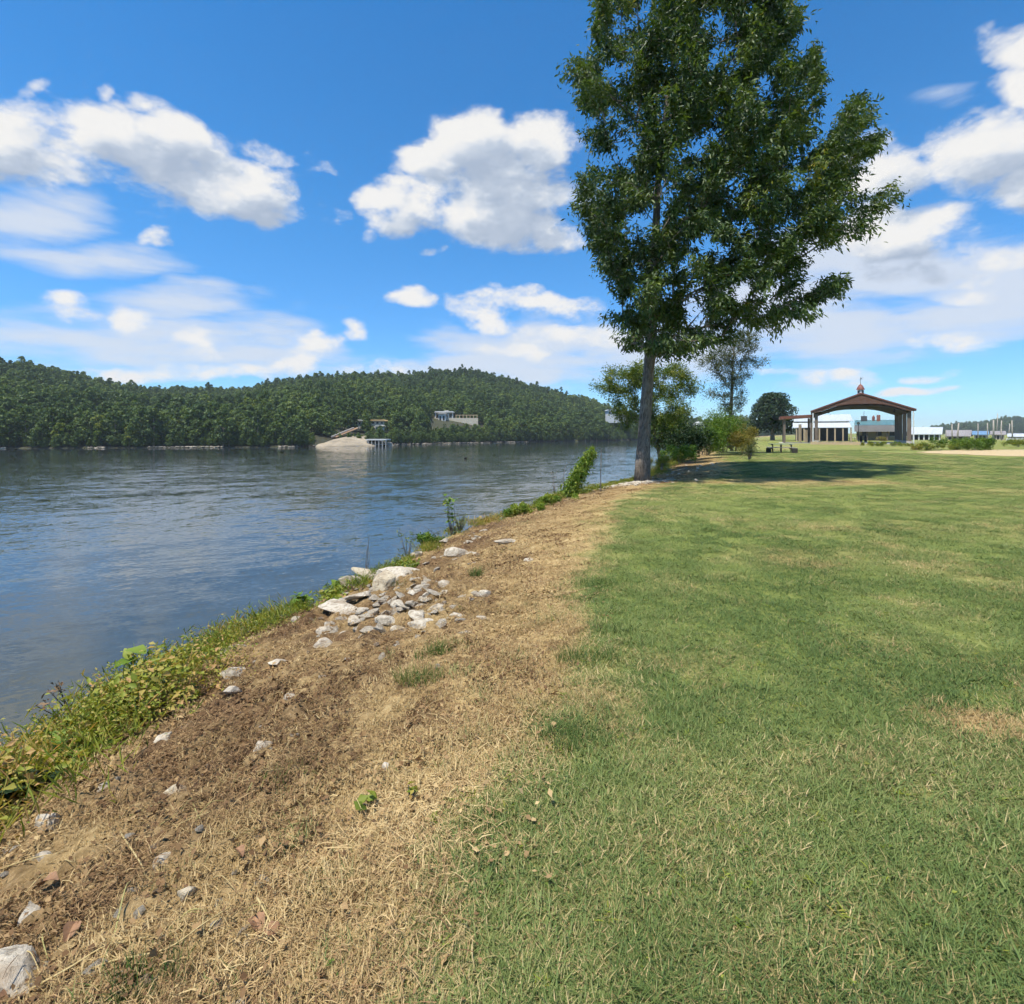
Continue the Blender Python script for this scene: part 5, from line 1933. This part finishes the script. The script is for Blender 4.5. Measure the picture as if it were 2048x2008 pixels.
M['black_iron'] = plain("black_iron", (.03, .03, .03), None, 4, .5)
M['cream'] = plain("cream_stucco", (.66, .58, .44), (.56, .49, .37), .5, .9)
M['pale_slope'] = plain("pale_graded_slope", (.38, .32, .235), (.20, .165, .115), .35, .95, bump=.6, bscale=2)
M['orange_roof'] = plain("tan_orange_roof", (.55, .38, .18), None, 1, .8)
M['brown_steps'] = plain("brown_timber_ramp", (.30, .19, .11), (.22, .14, .085), 2, .9)
M['glass_dark'] = plain("dark_window_glass", (.03, .035, .04), None, 2, .12)


def pavilion():
    d = 80.0
    c = G(1722, 887.8, 0.0)
    th = math.atan2(c.x, c.y)
    root = empty("pavilion", (c.x, c.y, 0.0), -th + math.radians(3.5))
    hw = 6.8            # half width at the eaves
    pk, ev = 7.75, 5.1
    Ln = 15.0
    rise = (pk - ev) / hw
    # floor slab
    MB().box(-6.6, 6.6, -.3, Ln + .3, -.15, .12).build("floor_slab", M['concrete'], root)
    # roof: two slopes
    for s, nm in ((-1, "roof_slope"), (1, "roof_slope")):
        a, b_ = (0, pk), (s * hw, ev)
        t = .16
        poly = [a, b_, (b_[0], b_[1] + t), (a[0], a[1] + t)]
        if s > 0: poly = poly[::-1]
        r = MB().prism(poly, -.55, Ln + .55).build(nm, M['roof_brown'], root)
        # standing seams
        mb = MB()
        for k in range(17):
            y = -.5 + k * (Ln + 1.0) / 16
            mb.bar((0.05 * s, y, pk + t + .02), (s * (hw - .03), y, ev + t + .02), .05, .05)
        mb.build("seam", M['roof_brown'], r)["kind"] = "stuff"
    # front and back gables with an arched lower edge
    arch = [(-6.15, 4.95), (-5.3, 5.25), (-4.0, 5.75), (-2.9, 6.05), (-1.6, 6.2), (0, 6.22), (1.6, 6.2), (2.9, 6.05), (4.0, 5.75), (5.3, 5.25), (6.15, 4.95)]
    gable = [(-hw + .05, ev - .02), (0, pk - .02), (hw - .05, ev - .02)]
    for y in (-.45, Ln + .15):
        mb = MB()
        up = [(x, pk - .03 - rise * abs(x)) for x, _ in arch]
        for k in range(len(arch) - 1):
            mb.prism([arch[k], arch[k + 1], up[k + 1], up[k]], y, y + .3)
        mb.prism([(-hw + .04, ev - .1), arch[0], up[0], (-hw + .04, ev + .0)], y, y + .3)
        mb.prism([arch[-1], (hw - .04, ev - .1), (hw - .04, ev + .0), up[-1]], y, y + .3)
        mb.build("gable_end", M['gable_brown'], root)
    # dark vaulted ceiling
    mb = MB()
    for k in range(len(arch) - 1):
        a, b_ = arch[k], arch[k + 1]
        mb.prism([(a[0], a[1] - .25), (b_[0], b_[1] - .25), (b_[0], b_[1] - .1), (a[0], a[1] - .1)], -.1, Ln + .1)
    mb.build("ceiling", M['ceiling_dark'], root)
    # posts
    for i, y in enumerate((.2, 4.9, 9.7, 14.5)):
        for s in (-1, 1):
            p = MB()
            p.box(s * 6.0 - .24, s * 6.0 + .24, y - .22, y + .22, .12, 5.1)
            o = p.build("post", M['post_brown'], root)
            MB().box(s * 6.0 - .32, s * 6.0 + .32, y - .3, y + .3, .125, .5).build("post_base", M['concrete'], o)
    for s in (-1, 1):
        MB().bar((s * 6.45, -.35, .1), (s * 6.45, -.35, 5.0), .16).build("downpipe", M['white_paint'], root)
    for x in (-4.3, 4.3):
        o = MB().tube([(x, 1.0, 5.45), (x, 1.0, 5.1)], [.03, .03], 6).tube([(x, 1.0, 5.1), (x, 1.0, 4.92)], [.10, .2], 10).build("hanging_lamp", M['black_iron'], root)
    # cupola
    cu = MB().box(-.42, .42, .68, 1.52, pk - .1, pk + .75).build("cupola", M['white_paint'], root)
    for x in (-.27, .27):
        MB().box(x - .13, x + .13, .64, .678, pk + .25, pk + .66).build("louvre", M['glass_dark'], cu)
    mb = MB()
    prof = [(.58, pk + .75), (.54, pk + .95), (.42, pk + 1.2), (.30, pk + 1.42), (.10, pk + 1.6), (.03, pk + 1.75)]
    for (r0, z0), (r1, z1) in zip(prof[:-1], prof[1:]):
        mb.tube([(0, 1.1, z0), (0, 1.1, z1)], [r0, r1], 8)
    mb.build("cupola_roof", M['copper'], cu)
    va = MB().tube([(0, 1.1, pk + 1.7), (0, 1.1, pk + 2.75)], [.035, .025], 6)
    va.bar((-.25, 1.1, pk + 2.35), (.3, 1.1, pk + 2.35), .03)
    va.add([(-.05, 1.08, pk + 2.5), (.32, 1.08, pk + 2.75), (.12, 1.08, pk + 2.45), (-.05, 1.12, pk + 2.5), (.32, 1.12, pk + 2.75), (.12, 1.12, pk + 2.45)],
           [(0, 1, 2), (5, 4, 3), (0, 3, 4, 1), (1, 4, 5, 2), (2, 5, 3, 0)])
    va.build("weathervane", M['black_iron'], cu)
    tag(root, "open park pavilion with arched brown gable roof and white cupola", "pavilion")
    return root


pavilion()


def faced(px, py, z=0.0, turn=0.0):
    """an Empty's place and heading: foot at a pixel, local -y towards the camera"""
    g = G(px, py, z)
    return g, -math.atan2(g.x, g.y) + turn


def px2m(px, g):
    return px / F * g.y * math.cos(math.atan2(g.x, g.y))


def annex():
    g, r = faced(1592, 886.5, 0.0, .05)
    root = empty("picnic_shelter", g, r)
    w = px2m(66, g) / 2
    sl = MB().prism([(-w, 4.0), (w + .6, 4.35), (w + .6, 4.75), (-w, 4.45)], -.5, 6.0)
    sl.build("roof", M['roof_brown'], root)
    for x in (-w + .7, w - .2):
        for y in (.0, 5.2):
            MB().box(x - .16, x + .16, y - .16, y + .16, -.1, 4.05 + .04 * (x + w)).build("post", M['post_brown'], root)
    MB().box(-w, w, -.2, 5.8, -.1, .06).build("floor_slab", M['concrete'], root)
    tag(root, "low flat brown-roofed shelter attached left of the pavilion", "shelter")


annex()


def shed(name, label, px0, px1, py_foot, y_ridge, y_eave, roof, wall, z=0.0, depth=9.0, turn=0.0, n_post=6, awning=None, wallfrac=None, posts='post_tan', d_push=0.0, cat="building"):
    """gabled hall seen side-on: ridge runs across the view"""
    g, r = faced((px0 + px1) / 2, py_foot, z, turn)
    root = empty(name, g, r)
    d = g.y
    w = px2m(px1 - px0, g) / 2
    hz = lambda py: CAMZ + (CY - py) / F * d - z
    hr, he = hz(y_ridge), hz(y_eave)
    mb = MB()
    prof = [(-.6, he), (depth / 2, hr), (depth + .6, he), (depth + .6, he - .15), (depth / 2, hr - .2), (-.6, he - .15)]
    vs = [(-w, y, zz) for y, zz in prof] + [(w, y, zz) for y, zz in prof]
    n = 6
    mb.add(vs, [(0, 1, 4, 5), (1, 2, 3, 4), (n + 5, n + 4, n + 1, n), (n + 4, n + 3, n + 2, n + 1)] + [(i, (i + 1) % n, (i + 1) % n + n, i + n)[::-1] for i in range(n)])
    ro = mb.build("roof", M[roof], root)
    sm = MB()
    for k in range(1, 14):
        x = -w + 2 * w * k / 14
        sm.bar((x, -.58, he + .03), (x, depth / 2, hr + .03), .06, .05)
    sm.build("seam", M[roof], ro)["kind"] = "stuff"
    # gable ends
    for s in (-1, 1):
        x = s * (w - .35)
        mb = MB()
        mb.add([(x, 0, he - .1), (x, depth, he - .1), (x, depth / 2, hr - .25), (x + .1 * s, 0, he - .1), (x + .1 * s, depth, he - .1), (x + .1 * s, depth / 2, hr - .25)],
               [(0, 1, 2), (5, 4, 3), (0, 3, 4, 1), (1, 4, 5, 2), (2, 5, 3, 0)])
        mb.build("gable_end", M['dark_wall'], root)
    if awning:
        za, zb = hz(awning[0]), hz(awning[1])
        MB().add([(-w - .2, -2.4, zb), (w - .5, -2.4, zb), (w - .5, -.4, za), (-w - .2, -.4, za), (-w - .2, -2.4, zb - .1), (w - .5, -2.4, zb - .1), (w - .5, -.4, za - .1), (-w - .2, -.4, za - .1)],
                 [(0, 1, 2, 3), (7, 6, 5, 4), (0, 4, 5, 1), (1, 5, 6, 2), (2, 6, 7, 3), (3, 7, 4, 0)]).build("awning", M['white_metal'], root)
    if wall:
        top = he - .2 if wallfrac is None else he * wallfrac
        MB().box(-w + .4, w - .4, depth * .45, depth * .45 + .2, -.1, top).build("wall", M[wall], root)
    for k in range(n_post):
        x = -w + .5 + (2 * w - 1.0) * k / max(1, n_post - 1)
        yy = -2.2 if awning else -.2
        MB().box(x - .13, x + .13, yy - .13, yy + .13, -.1, (hz(awning[1]) if awning else he) - .02).build("post", M[posts], root)
    return tag(root, label, cat), root, w, he, hr, d


_, wr, ww, whe, whr, wd_ = shed("white_roofed_hall", "white metal-roofed open hall behind the pavilion", 1586, 1704, 882.0, 828, 842, 'white_metal', 'dark_wall', awning=(845, 855), n_post=8, turn=.06)
_, gr_, gw, ghe, ghr, gd_ = shed("teal_roofed_hall", "teal-roofed building with tan wall seen through the pavilion", 1708, 1800, 881.2, 839, 850, 'teal_metal', 'tan_wall', n_post=5, turn=.02, posts='post_brown')
# painted soffit shadow, chimney, vents and windows of the teal-roofed building
MB().box(-gw, gw, -.75, -.55, ghe - 1.5, ghe - .05).build("soffit_shade", M['grey_metal'], gr_)  # grey board colours in the shadow below the eave
MB().box(-gw + 1.2, -gw + 2.4, 3.2, 4.2, ghr - .3, ghr + .9).build("vent_box", M['dark_wall'], gr_)
MB().tube([(-gw + 1.8, 3.7, ghr + .9), (-gw + 1.8, 3.7, ghr + 2.0)], [.05, .03], 6).build("mast", M['black_iron'], gr_)
MB().tube([(-gw + 3.6, 3.8, ghr - .2), (-gw + 3.6, 3.8, ghr + .7), (-gw + 3.6, 3.8, ghr + 1.0)], [.28, .28, .1], 8).build("vent_cowl", M['copper'], gr_)
MB().box(gw - 4.2, gw - 3.5, 3.2, 3.9, ghr - .3, ghr + 1.1).build("chimney", M['brick'], gr_)
for k in range(4):
    x = -gw + 2.0 + k * 2.6
    wdw = MB().box(x - .55, x + .55, 9.0 * .45 - .06, 9.0 * .45 - .01, 1.0, 2.0).build("window", M['glass_dark'], gr_)
    MB().box(x - .62, x + .62, 9.0 * .45 - .09, 9.0 * .45 - .065, .92, 1.0).build("sill", M['white_paint'], wdw)

shed("marina_hall", "long white-roofed marina hall right of the pavilion", 1812, 1884, 880.0, 854, 868, 'white_metal', 'dark_wall', n_post=7, turn=-.05, posts='white_paint')
shed("grey_boathouse", "grey-roofed boathouse behind the mooring poles", 1890, 1942, 879.5, 860, 872, 'grey_metal', 'dark_wall', n_post=5, turn=-.05, posts='weathered')
shed("blue_boathouse", "small blue-roofed boat shelter among the mooring poles", 1944, 1978, 880.5, 862, 869, 'blue_metal', 'dark_wall', n_post=4, turn=0, posts='weathered', depth=5)
shed("white_boathouse", "low white-roofed boat shelter at the right edge", 2014, 2075, 880.0, 867, 873, 'white_metal', 'dark_wall', n_post=5, turn=0, posts='weathered', depth=5)
shed("far_boathouse", "pale grey-roofed boat shelter between blue and white ones", 1980, 2012, 879.0, 862, 869, 'grey_metal', 'dark_wall', n_post=4, turn=0, posts='weathered', depth=5)

# mooring poles and masts
POLES = [(1904, 848, 883, 3, .0, "mooring pole leftmost of the pair by the grey boathouse"), (1914, 846, 881, 4, .1, "leaning mooring pole right of the leftmost pair pole"),
         (1956, 847, 881, 2.4, 0, "mooring pole in front of the blue-roofed shelter"), (1975, 846, 882, 2.6, 0, "mooring pole at the right end of the blue roof"),
         (1987, 840, 880, 4, 0, "thick mooring pole left of the tall white mast"), (1993, 827, 878, 2.2, .05, "tallest white mast among the mooring poles"),
         (2001, 841, 879, 3, .06, "leaning mooring pole right of the tall mast"), (2017, 847, 879, 2.4, .08, "slanted mooring pole near the right edge"),
         (2025, 841, 882, 3.2, -.03, "rightmost tall mooring pole"), (2003, 858, 881, 2, 0, "short mooring pole between the tall mast and slanted pole"),
         (1892, 860, 882, 2.4, 0, "short white pole beside the marina hall"), (1846, 852, 879, 1.6, 0, "thin flagpole standing at the marina hall roof")]
for px, y0, y1, wpx, ln, lab in POLES:
    g = G(px, y1, 0.0)
    h = (y1 - y0) / F * g.y
    r = wpx / F * g.y / 2 * .72
    o = MB().tube([(0, 0, -.2), (ln * h * .5, 0, h * .5), (ln * h, 0, h)], [r * 1.15, r, r * .8], 7).build("mooring_pole", M['weathered'], None, True)
    o.location = g
    tag(o, lab, "pole", "mooring poles at the marina")


def dock_rail(px0, px1, py, z, lab):
    g = G((px0 + px1) / 2, py, 0)
    root = empty("dock_beam", g, -math.atan2(g.x, g.y))
    w = px2m(px1 - px0, g) / 2
    MB().box(-w, w, -.3, .3, z, z + .45).build("beam", M['white_paint'], root)
    for k in range(4):
        x = -w + .3 + (2 * w - .6) * k / 3
        MB().box(x - .12, x + .12, -.1, .1, -.1, z).build("leg", M['weathered'], root)
    tag(root, lab, "dock")


dock_rail(2012, 2090, 884.5, .25, "white dock beam at the right edge beyond the weeds")


# low concrete wall, posts and small things near the pavilion
def low_wall():
    g = G(1670, 889.5, 0)
    root = empty("low_wall", g, -math.atan2(g.x, g.y))
    w = px2m(100, g) / 2
    n = 14
    for k in range(n):
        x0 = -w + 2 * w * k / n
        MB().box(x0 + .01, x0 + 2 * w / n - .01, 0, .35, -.1, .42 + .05 * math.sin(k * 2.1)).build("block", M['tan_wall'], root)
    tag(root, "low tan block wall in front of the pavilion", "wall")


low_wall()
for px, h, lab in ((1722, 1.3, "short dark bollard left of the pair beneath the pavilion"), (1731, 1.2, "short dark bollard right of the pair beneath the pavilion")):
    g = G(px, 884.8, 0)
    o = MB().tube([(0, 0, -.1), (0, 0, h * .85), (0, 0, h)], [.22, .22, .12], 8).build("bollard", M['dark_wood'], None)
    o.location = g
    tag(o, lab, "bollard")
g = G(1717, 885.0, 0)
lp = empty("lamp_post", g)
MB().tube([(0, 0, -.1), (0, 0, 3.2)], [.07, .05], 8).build("pole", M['black_iron'], lp)
MB().tube([(0, 0, 3.2), (0, 0, 3.35), (0, 0, 3.55), (0, 0, 3.7)], [.12, .26, .26, .08], 10).build("globe", M['white_paint'], lp, True)
tag(lp, "globe lamp post standing inside the pavilion view", "lamp")
for i, (px, lab) in enumerate(((1600, "tan sign post under the flat shelter"), (1612, "second tan post beside the flat shelter"))):
    g = G(px, 884.5, 0)
    o = MB().box(-.18, .18, -.18, .18, -.1, 3.3 - i).build("wood_post", M['post_tan'], None)
    o.location = g
    tag(o, lab, "post")
shrub("flower_bed", "red flowering plants by the tan wall through the pavilion", 1765, 882, 108, 26, 10, 'leaf_red' if 'leaf_red' in M else 'leaf_gold', 700, .18, 90, cat="plant")


def hall_table(px, lab):
    g = G(px, 881.5, 0)
    r = empty("hall_table", g, -math.atan2(g.x, g.y))
    MB().box(-1.0, 1.0, -.4, .4, .72, .8).build("table_top", M['white_paint'], r)
    for x in (-.8, .8):
        MB().box(x - .05, x + .05, -.3, .3, -.05, .72).build("leg", M['dark_wood'], r)
    for y in (-.8, .8):
        MB().box(-1.0, 1.0, y - .14, y + .14, .42, .47).build("bench", M['weathered'], r)
    tag(r, lab, "table", "tables under the white-roofed hall")


for px, lab in ((1676, "left table under the white-roofed hall"), (1690, "middle table under the white-roofed hall"), (1701, "right table under the white-roofed hall")):
    hall_table(px, lab)


# picnic table near the bushes
def picnic_table():
    g = G(1562, 905, 0)
    root = empty("picnic_table", (g.x, g.y, gz(g.x, g.y)), -math.atan2(g.x, g.y) + .06)
    L = 1.0
    for k in range(5):
        y = -.36 + k * .18
        MB().box(-L, L, y - .08, y + .08, .72, .76).build("top_plank", M['green_paint'], root)
    for s in (-1, 1):
        for k in range(2):
            y = s * (.72 + .16 * k)
            MB().box(-L - .12, L + .12, y - .072, y + .072, .42, .462).build("bench_plank", M['weathered'], root)
    for x in (-.72, .72):
        MB().box(x - .05, x + .05, -.9, .9, .33, .418).build("cross_beam", M['dark_wood'], root)
        MB().box(x - .05, x + .05, -.38, .38, .64, .718).build("top_beam", M['dark_wood'], root)
        for s in (-1, 1):
            MB().bar((x + .075, s * .62, 0), (x + .075, s * .22, .70), .05, .12).build("leg", M['dark_wood'], root)
    MB().box(-.05, .05, -.35, .35, .02, .70).build("brace", M['dark_wood'], root)
    for s in (-1, 1):
        MB().box(s * 1.0 - .2, s * 1.0 + .2, -.98, -.6, .0, .40).build("bench_block", M['dark_wood'], root)
    tag(root, "weathered picnic table with faded green top on the lawn", "picnic table")


picnic_table()


# sand court
def sand_court():
    pts = [(1832, 905), (1880, 901.5), (1960, 900), (2100, 900), (2300, 901), (2300, 917), (2100, 914), (2000, 912.5), (1920, 909), (1860, 907)]
    V = []
    for px, py in pts:
        g = G(px, py, 0)
        V.append((g.x, g.y, gz(g.x, g.y) + .02))
    c = np.mean(V, 0)
    mb = MB()
    ring = []
    n = 60
    P = np.array(V)
    # resample the outline with small bays
    t = np.linspace(0, len(P), n, endpoint=False)
    out = []
    for q in t:
        i = int(q) % len(P); f_ = q - int(q)
        p = P[i] * (1 - f_) + P[(i + 1) % len(P)] * f_
        p = p + np.array([math.sin(q * 7.3) * .25, math.sin(q * 5.1) * .18, 0])
        out.append(tuple(p))
    me = bpy.data.meshes.new("sand_court")
    me.from_pydata([(p[0], p[1], gz(p[0], p[1]) + .035) for p in out] + [(p[0], p[1], -.15) for p in out], [],
                   [tuple(range(n))] + [(i, i + n, (i + 1) % n + n, (i + 1) % n) for i in range(n)])
    tag(link("sand_path", me, M['sand']), "pale sand strip in the lawn at the right edge", "sand", kind="structure")


sand_court()
shrub("weed_bed", "tall green weed bed behind the pale sand strip", 1935, 900, 50, 170, 26, 'leaf_bright', 9000, .16, 91, dh=2.2, lw=.3, cat="plant", tb=-.1)
shrub("weed_bed", "brown-green weed bed left of the tall green one", 1870, 900, 50, 90, 14, 'leaf_weed', 3600, .14, 92, dh=2.0, lw=.3, cat="plant", tb=.15)
shrub("weed_bed", "low green weed bed in front of the pavilion's right side", 1770, 892, 66, 130, 9, 'leaf_weed', 2600, .18, 93, dh=2.0, lw=.3, cat="plant")
shrub("weed_bed", "low yellow-green weed bed at the right edge beyond the sand", 2040, 892, 60, 80, 14, 'leaf_weed', 2200, .18, 94, dh=2.0, lw=.3, cat="plant")


# ------------------------------------------------------------------ across the river
def hz_at(px, d):
    x = (px - CX) / F * d
    return x, float(hill([x], [d])[0][0])


def far_house():
    px, d = 912, 229.0
    x = (px - CX) / F * d
    zb = CAMZ + (CY - 848) / F * d
    root = empty("hillside_house", (x, d, zb), .05)
    s = d / F
    MB().box(-44 * s, 44 * s, 0, 1.0, -3, 12 * s).build("retaining_wall", M['cream'], root)
    MB().box(-44 * s, 44 * s, 1.0, 14, -3, 11.6 * s).build("terrace", M['concrete'], root)
    MB().box(-40 * s, -6 * s, 3.0, 12, 11.6 * s, 23 * s).build("wall", M['cream'], root)
    ro = MB().prism([(-44 * s, 23 * s), (-3 * s, 23 * s), (-6 * s, 25.5 * s), (-41 * s, 25.5 * s)], -.2, 12.5).build("roof", M['white_paint'], root)
    MB().box(-24 * s, -16 * s, 3, 6, 25.5 * s, 28 * s).build("chimney", M['concrete'], ro)
    for k in range(5):
        xx = (-41 + k * 8.5) * s
        MB().tube([(xx, .4, 11.6 * s), (xx, .4, 23 * s)], [.28, .24], 8).build("column", M['white_paint'], root)
    for k in range(4):
        xx = (-36.5 + k * 8.5) * s
        w_ = MB().box(xx - .5, xx + .5, 2.93, 2.99, 14 * s, 20 * s).build("window", M['glass_dark'], root)
        MB().box(xx - .58, xx + .58, 2.86, 2.925, 13.4 * s, 14 * s).build("sill", M['white_paint'], w_)
    for k in range(7):
        xx = (0 + k * 7) * s
        MB().box(xx - .16, xx + .16, .2, .52, 12.1 * s, 18 * s).build("terrace_post", M['tan_wall'], root)
    MB().box(-2 * s, 43 * s, .25, .45, 17.2 * s, 18.4 * s).build("rail", M['tan_wall'], root)
    tag(root, "cream hillside house with columned porch on a retaining wall across the river", "house")


far_house()


def slope_and_dock():
    # pale graded slope
    def q(px, py, d): return tuple(W(px, py, d))
    top = [(652, 886, 156), (674, 878, 162), (702, 871, 168), (735, 871, 170), (760, 880, 168), (775, 887, 168)]
    bot = [(630, 894.5, 147), (650, 894.5, 148), (680, 894, 150), (715, 893.5, 154), (745, 893, 158), (790, 892, 164)]
    V, Fq = [], []
    m_ = 6
    for i in range(6):
        for j in range(m_ + 1):
            t = j / m_
            a, c = Vector(q(*bot[i])), Vector(q(*top[i]))
            p = a.lerp(c, t)
            p.z += .35 * math.sin(i * 2.1 + j * 1.3) * math.sin(math.pi * t) + 1.0 * math.sin(math.pi * t) * .5
            V.append(tuple(p))
    for i in range(5):
        for j in range(m_):
            a = i * (m_ + 1) + j
            Fq.append((a, a + m_ + 1, a + m_ + 2, a + 1))
    me = bpy.data.meshes.new("sand_slope"); me.from_pydata(V, [], Fq)
    for p in me.polygons: p.use_smooth = True
    sl = link("sand_slope", me, M['pale_slope'])
    so = sl.modifiers.new("thick", 'SOLIDIFY'); so.thickness = 1.2; so.offset = -1
    tag(sl, "pale graded earth slope on the far shore", "slope", kind="structure")
    # brown ramp with pale kerbs
    root = empty("shore_ramp", W(690, 868, 166))
    a, c = Vector(q(668, 875, 163)), Vector(q(712, 857, 175))
    o = Vector(root.location)
    MB().bar(a - o, c - o, 2.2, .4).build("ramp_deck", M['brown_steps'], root)
    for s in (-1.3, 1.3):
        MB().bar(a - o + Vector((s * .3, s, .25)), c - o + Vector((s * .3, s, .25)), .3, .35).build("ramp_kerb", M['concrete'], root)
    tag(root, "brown ramp with pale kerbs climbing from the far slope", "ramp")
    # boat dock with a white flat roof
    d = 160.0
    root = empty("boat_dock", (W(755, 893, d).x, d, WATER_Z), 0)
    s = d / F
    zt = CAMZ + (CY - 879) / F * d - WATER_Z
    MB().box(-22 * s, 19 * s, -1, 5, zt - .25, zt + .1).build("roof", M['white_paint'], root)
    for k in range(6):
        xx = (-17 + k * 7) * s
        for y in (-.8, 4.5):
            MB().box(xx - .11, xx + .11, y - .11, y + .11, -.5, zt - .25).build("post", M['concrete'], root)
    MB().bar((-24 * s, 0, .6), (-16 * s, 0, zt), .3, .5).build("stair", M['concrete'], root)
    MB().box(-18 * s, 18 * s, -.6, 4.6, .3, .5).build("deck", M['weathered'], root)
    tag(root, "white flat-roofed boat dock at the foot of the far pale slope", "dock")


slope_and_dock()


def far_box(name, label, px, py, d, wpx, hpx, dep, wall, roof, gable=False):
    x = (px - CX) / F * d
    z = CAMZ + (CY - py) / F * d
    s = d / F
    root = empty(name, (x, d, z), 0)
    w, h = wpx * s / 2, hpx * s
    MB().box(-w, w, 0, dep, -4, h).build("wall", M[wall], root)
    if gable:
        MB().prism([(-w - .4, h + .003), (w + .4, h + .003), (0, h + w * .8)], -.4, dep + .4).build("roof", M[roof], root)
    else:
        MB().prism([(-w - .5, h + .003), (w + .5, h + .003), (w - .2, h + .55), (-w + .2, h + .55)], -.5, dep + .5).build("roof", M[roof], root)
    n = max(2, int(wpx / 7))
    for k in range(n):
        xx = -w + (k + .5) * 2 * w / n
        MB().box(xx - w / n * .5, xx + w / n * .5, -.06, -.003, h * .3, h * .8).build("window", M['glass_dark'], root)
    tag(root, label, "house")


far_box("shore_cabin", "small cream cabin above the pale far slope", 716, 852, 182, 14, 10, 5, 'cream', 'concrete')
far_box("shore_cabin", "tan orange-roofed cabin right of the ramp across the river", 755, 850, 188, 26, 8, 6, 'cream', 'orange_roof')
far_box("shore_cabin", "pale cabin just below the orange-roofed one", 757, 862, 180, 12, 9, 4, 'white_paint', 'concrete')
far_box("shore_cabin", "white cottage left of the columned house", 884, 846, 226, 14, 18, 6, 'white_paint', 'concrete')
far_box("white_house", "long white building half hidden left of the tall trunk", 1234, 831, 282, 36, 10, 8, 'white_paint', 'white_metal')
far_box("gabled_house", "white gabled house on the far hill right of the tall trunk", 1402, 858, 398, 18, 8, 9, 'white_paint', 'white_paint', True)


def shore_stones():
    rng = np.random.default_rng(970)
    import bmesh
    base = []
    for i in range(4):
        me = rock_mesh(rng, 1, .8, .6, 1)
        base.append((np.array([v.co for v in me.vertices]), np.array([p.vertices[:] for p in me.polygons])))
    V, T, off = [], [], 0
    for i in range(900):
        px = rng.uniform(-100, 1260)
        if fbm(np.array([px * .012]), np.array([0.]), seed=4, oct=2)[0] < .5: continue
        d = float(np.interp(px, HX, HDS)) + rng.uniform(-.2, 1.6)
        x = (px - CX) / F * d
        s = rng.uniform(.15, .6)
        j = rng.integers(0, 4)
        V.append(base[j][0] * np.array([s * 1.6, s, s * .7]) + np.array([x, d, WATER_Z + .1 + .2 * rng.uniform()])); T.append(base[j][1] + off); off += len(base[j][0])
    o = link("shore_stones", np_mesh("shore_stones", np.concatenate(V), np.concatenate(T)), M['rock'])
    tag(o, "line of pale stones along the far waterline", "stones", kind="stuff")


shore_stones()


def duck(px, py, lab):
    g = G(px, py, WATER_Z)
    o = MB().tube([(-.22, 0, .02), (-.1, 0, .09), (.1, 0, .09), (.2, 0, .05)], [.03, .10, .10, .04], 8).tube([(.16, 0, .1), (.2, 0, .22), (.3, 0, .22)], [.04, .05, .015], 7).build("duck", M['dark_wood'], None, True)
    o.location = g
    tag(o, lab, "duck")


duck(931, 917, "small dark duck swimming mid-river leaving a wake")


# ------------------------------------------------------------------ the air
def haze():
    m = bpy.data.materials.new("haze")
    m.use_nodes = True
    nt = m.node_tree
    nt.nodes.clear()
    v = nt.nodes.new('ShaderNodeVolumePrincipled')
    v.inputs['Color'].default_value = (.80, .88, 1.0, 1)
    v.inputs['Density'].default_value = 0.0002
    v.inputs['Anisotropy'].default_value = 0.0
    o_ = nt.nodes.new('ShaderNodeOutputMaterial')
    nt.links.new(v.outputs[0], o_.inputs['Volume'])
    o = MB().box(-1000, 2700, -70, 3300, -9.5, 95).build("haze", m)
    tag(o, "thin blue summer haze over the river and hills", "haze", kind="stuff")


haze()
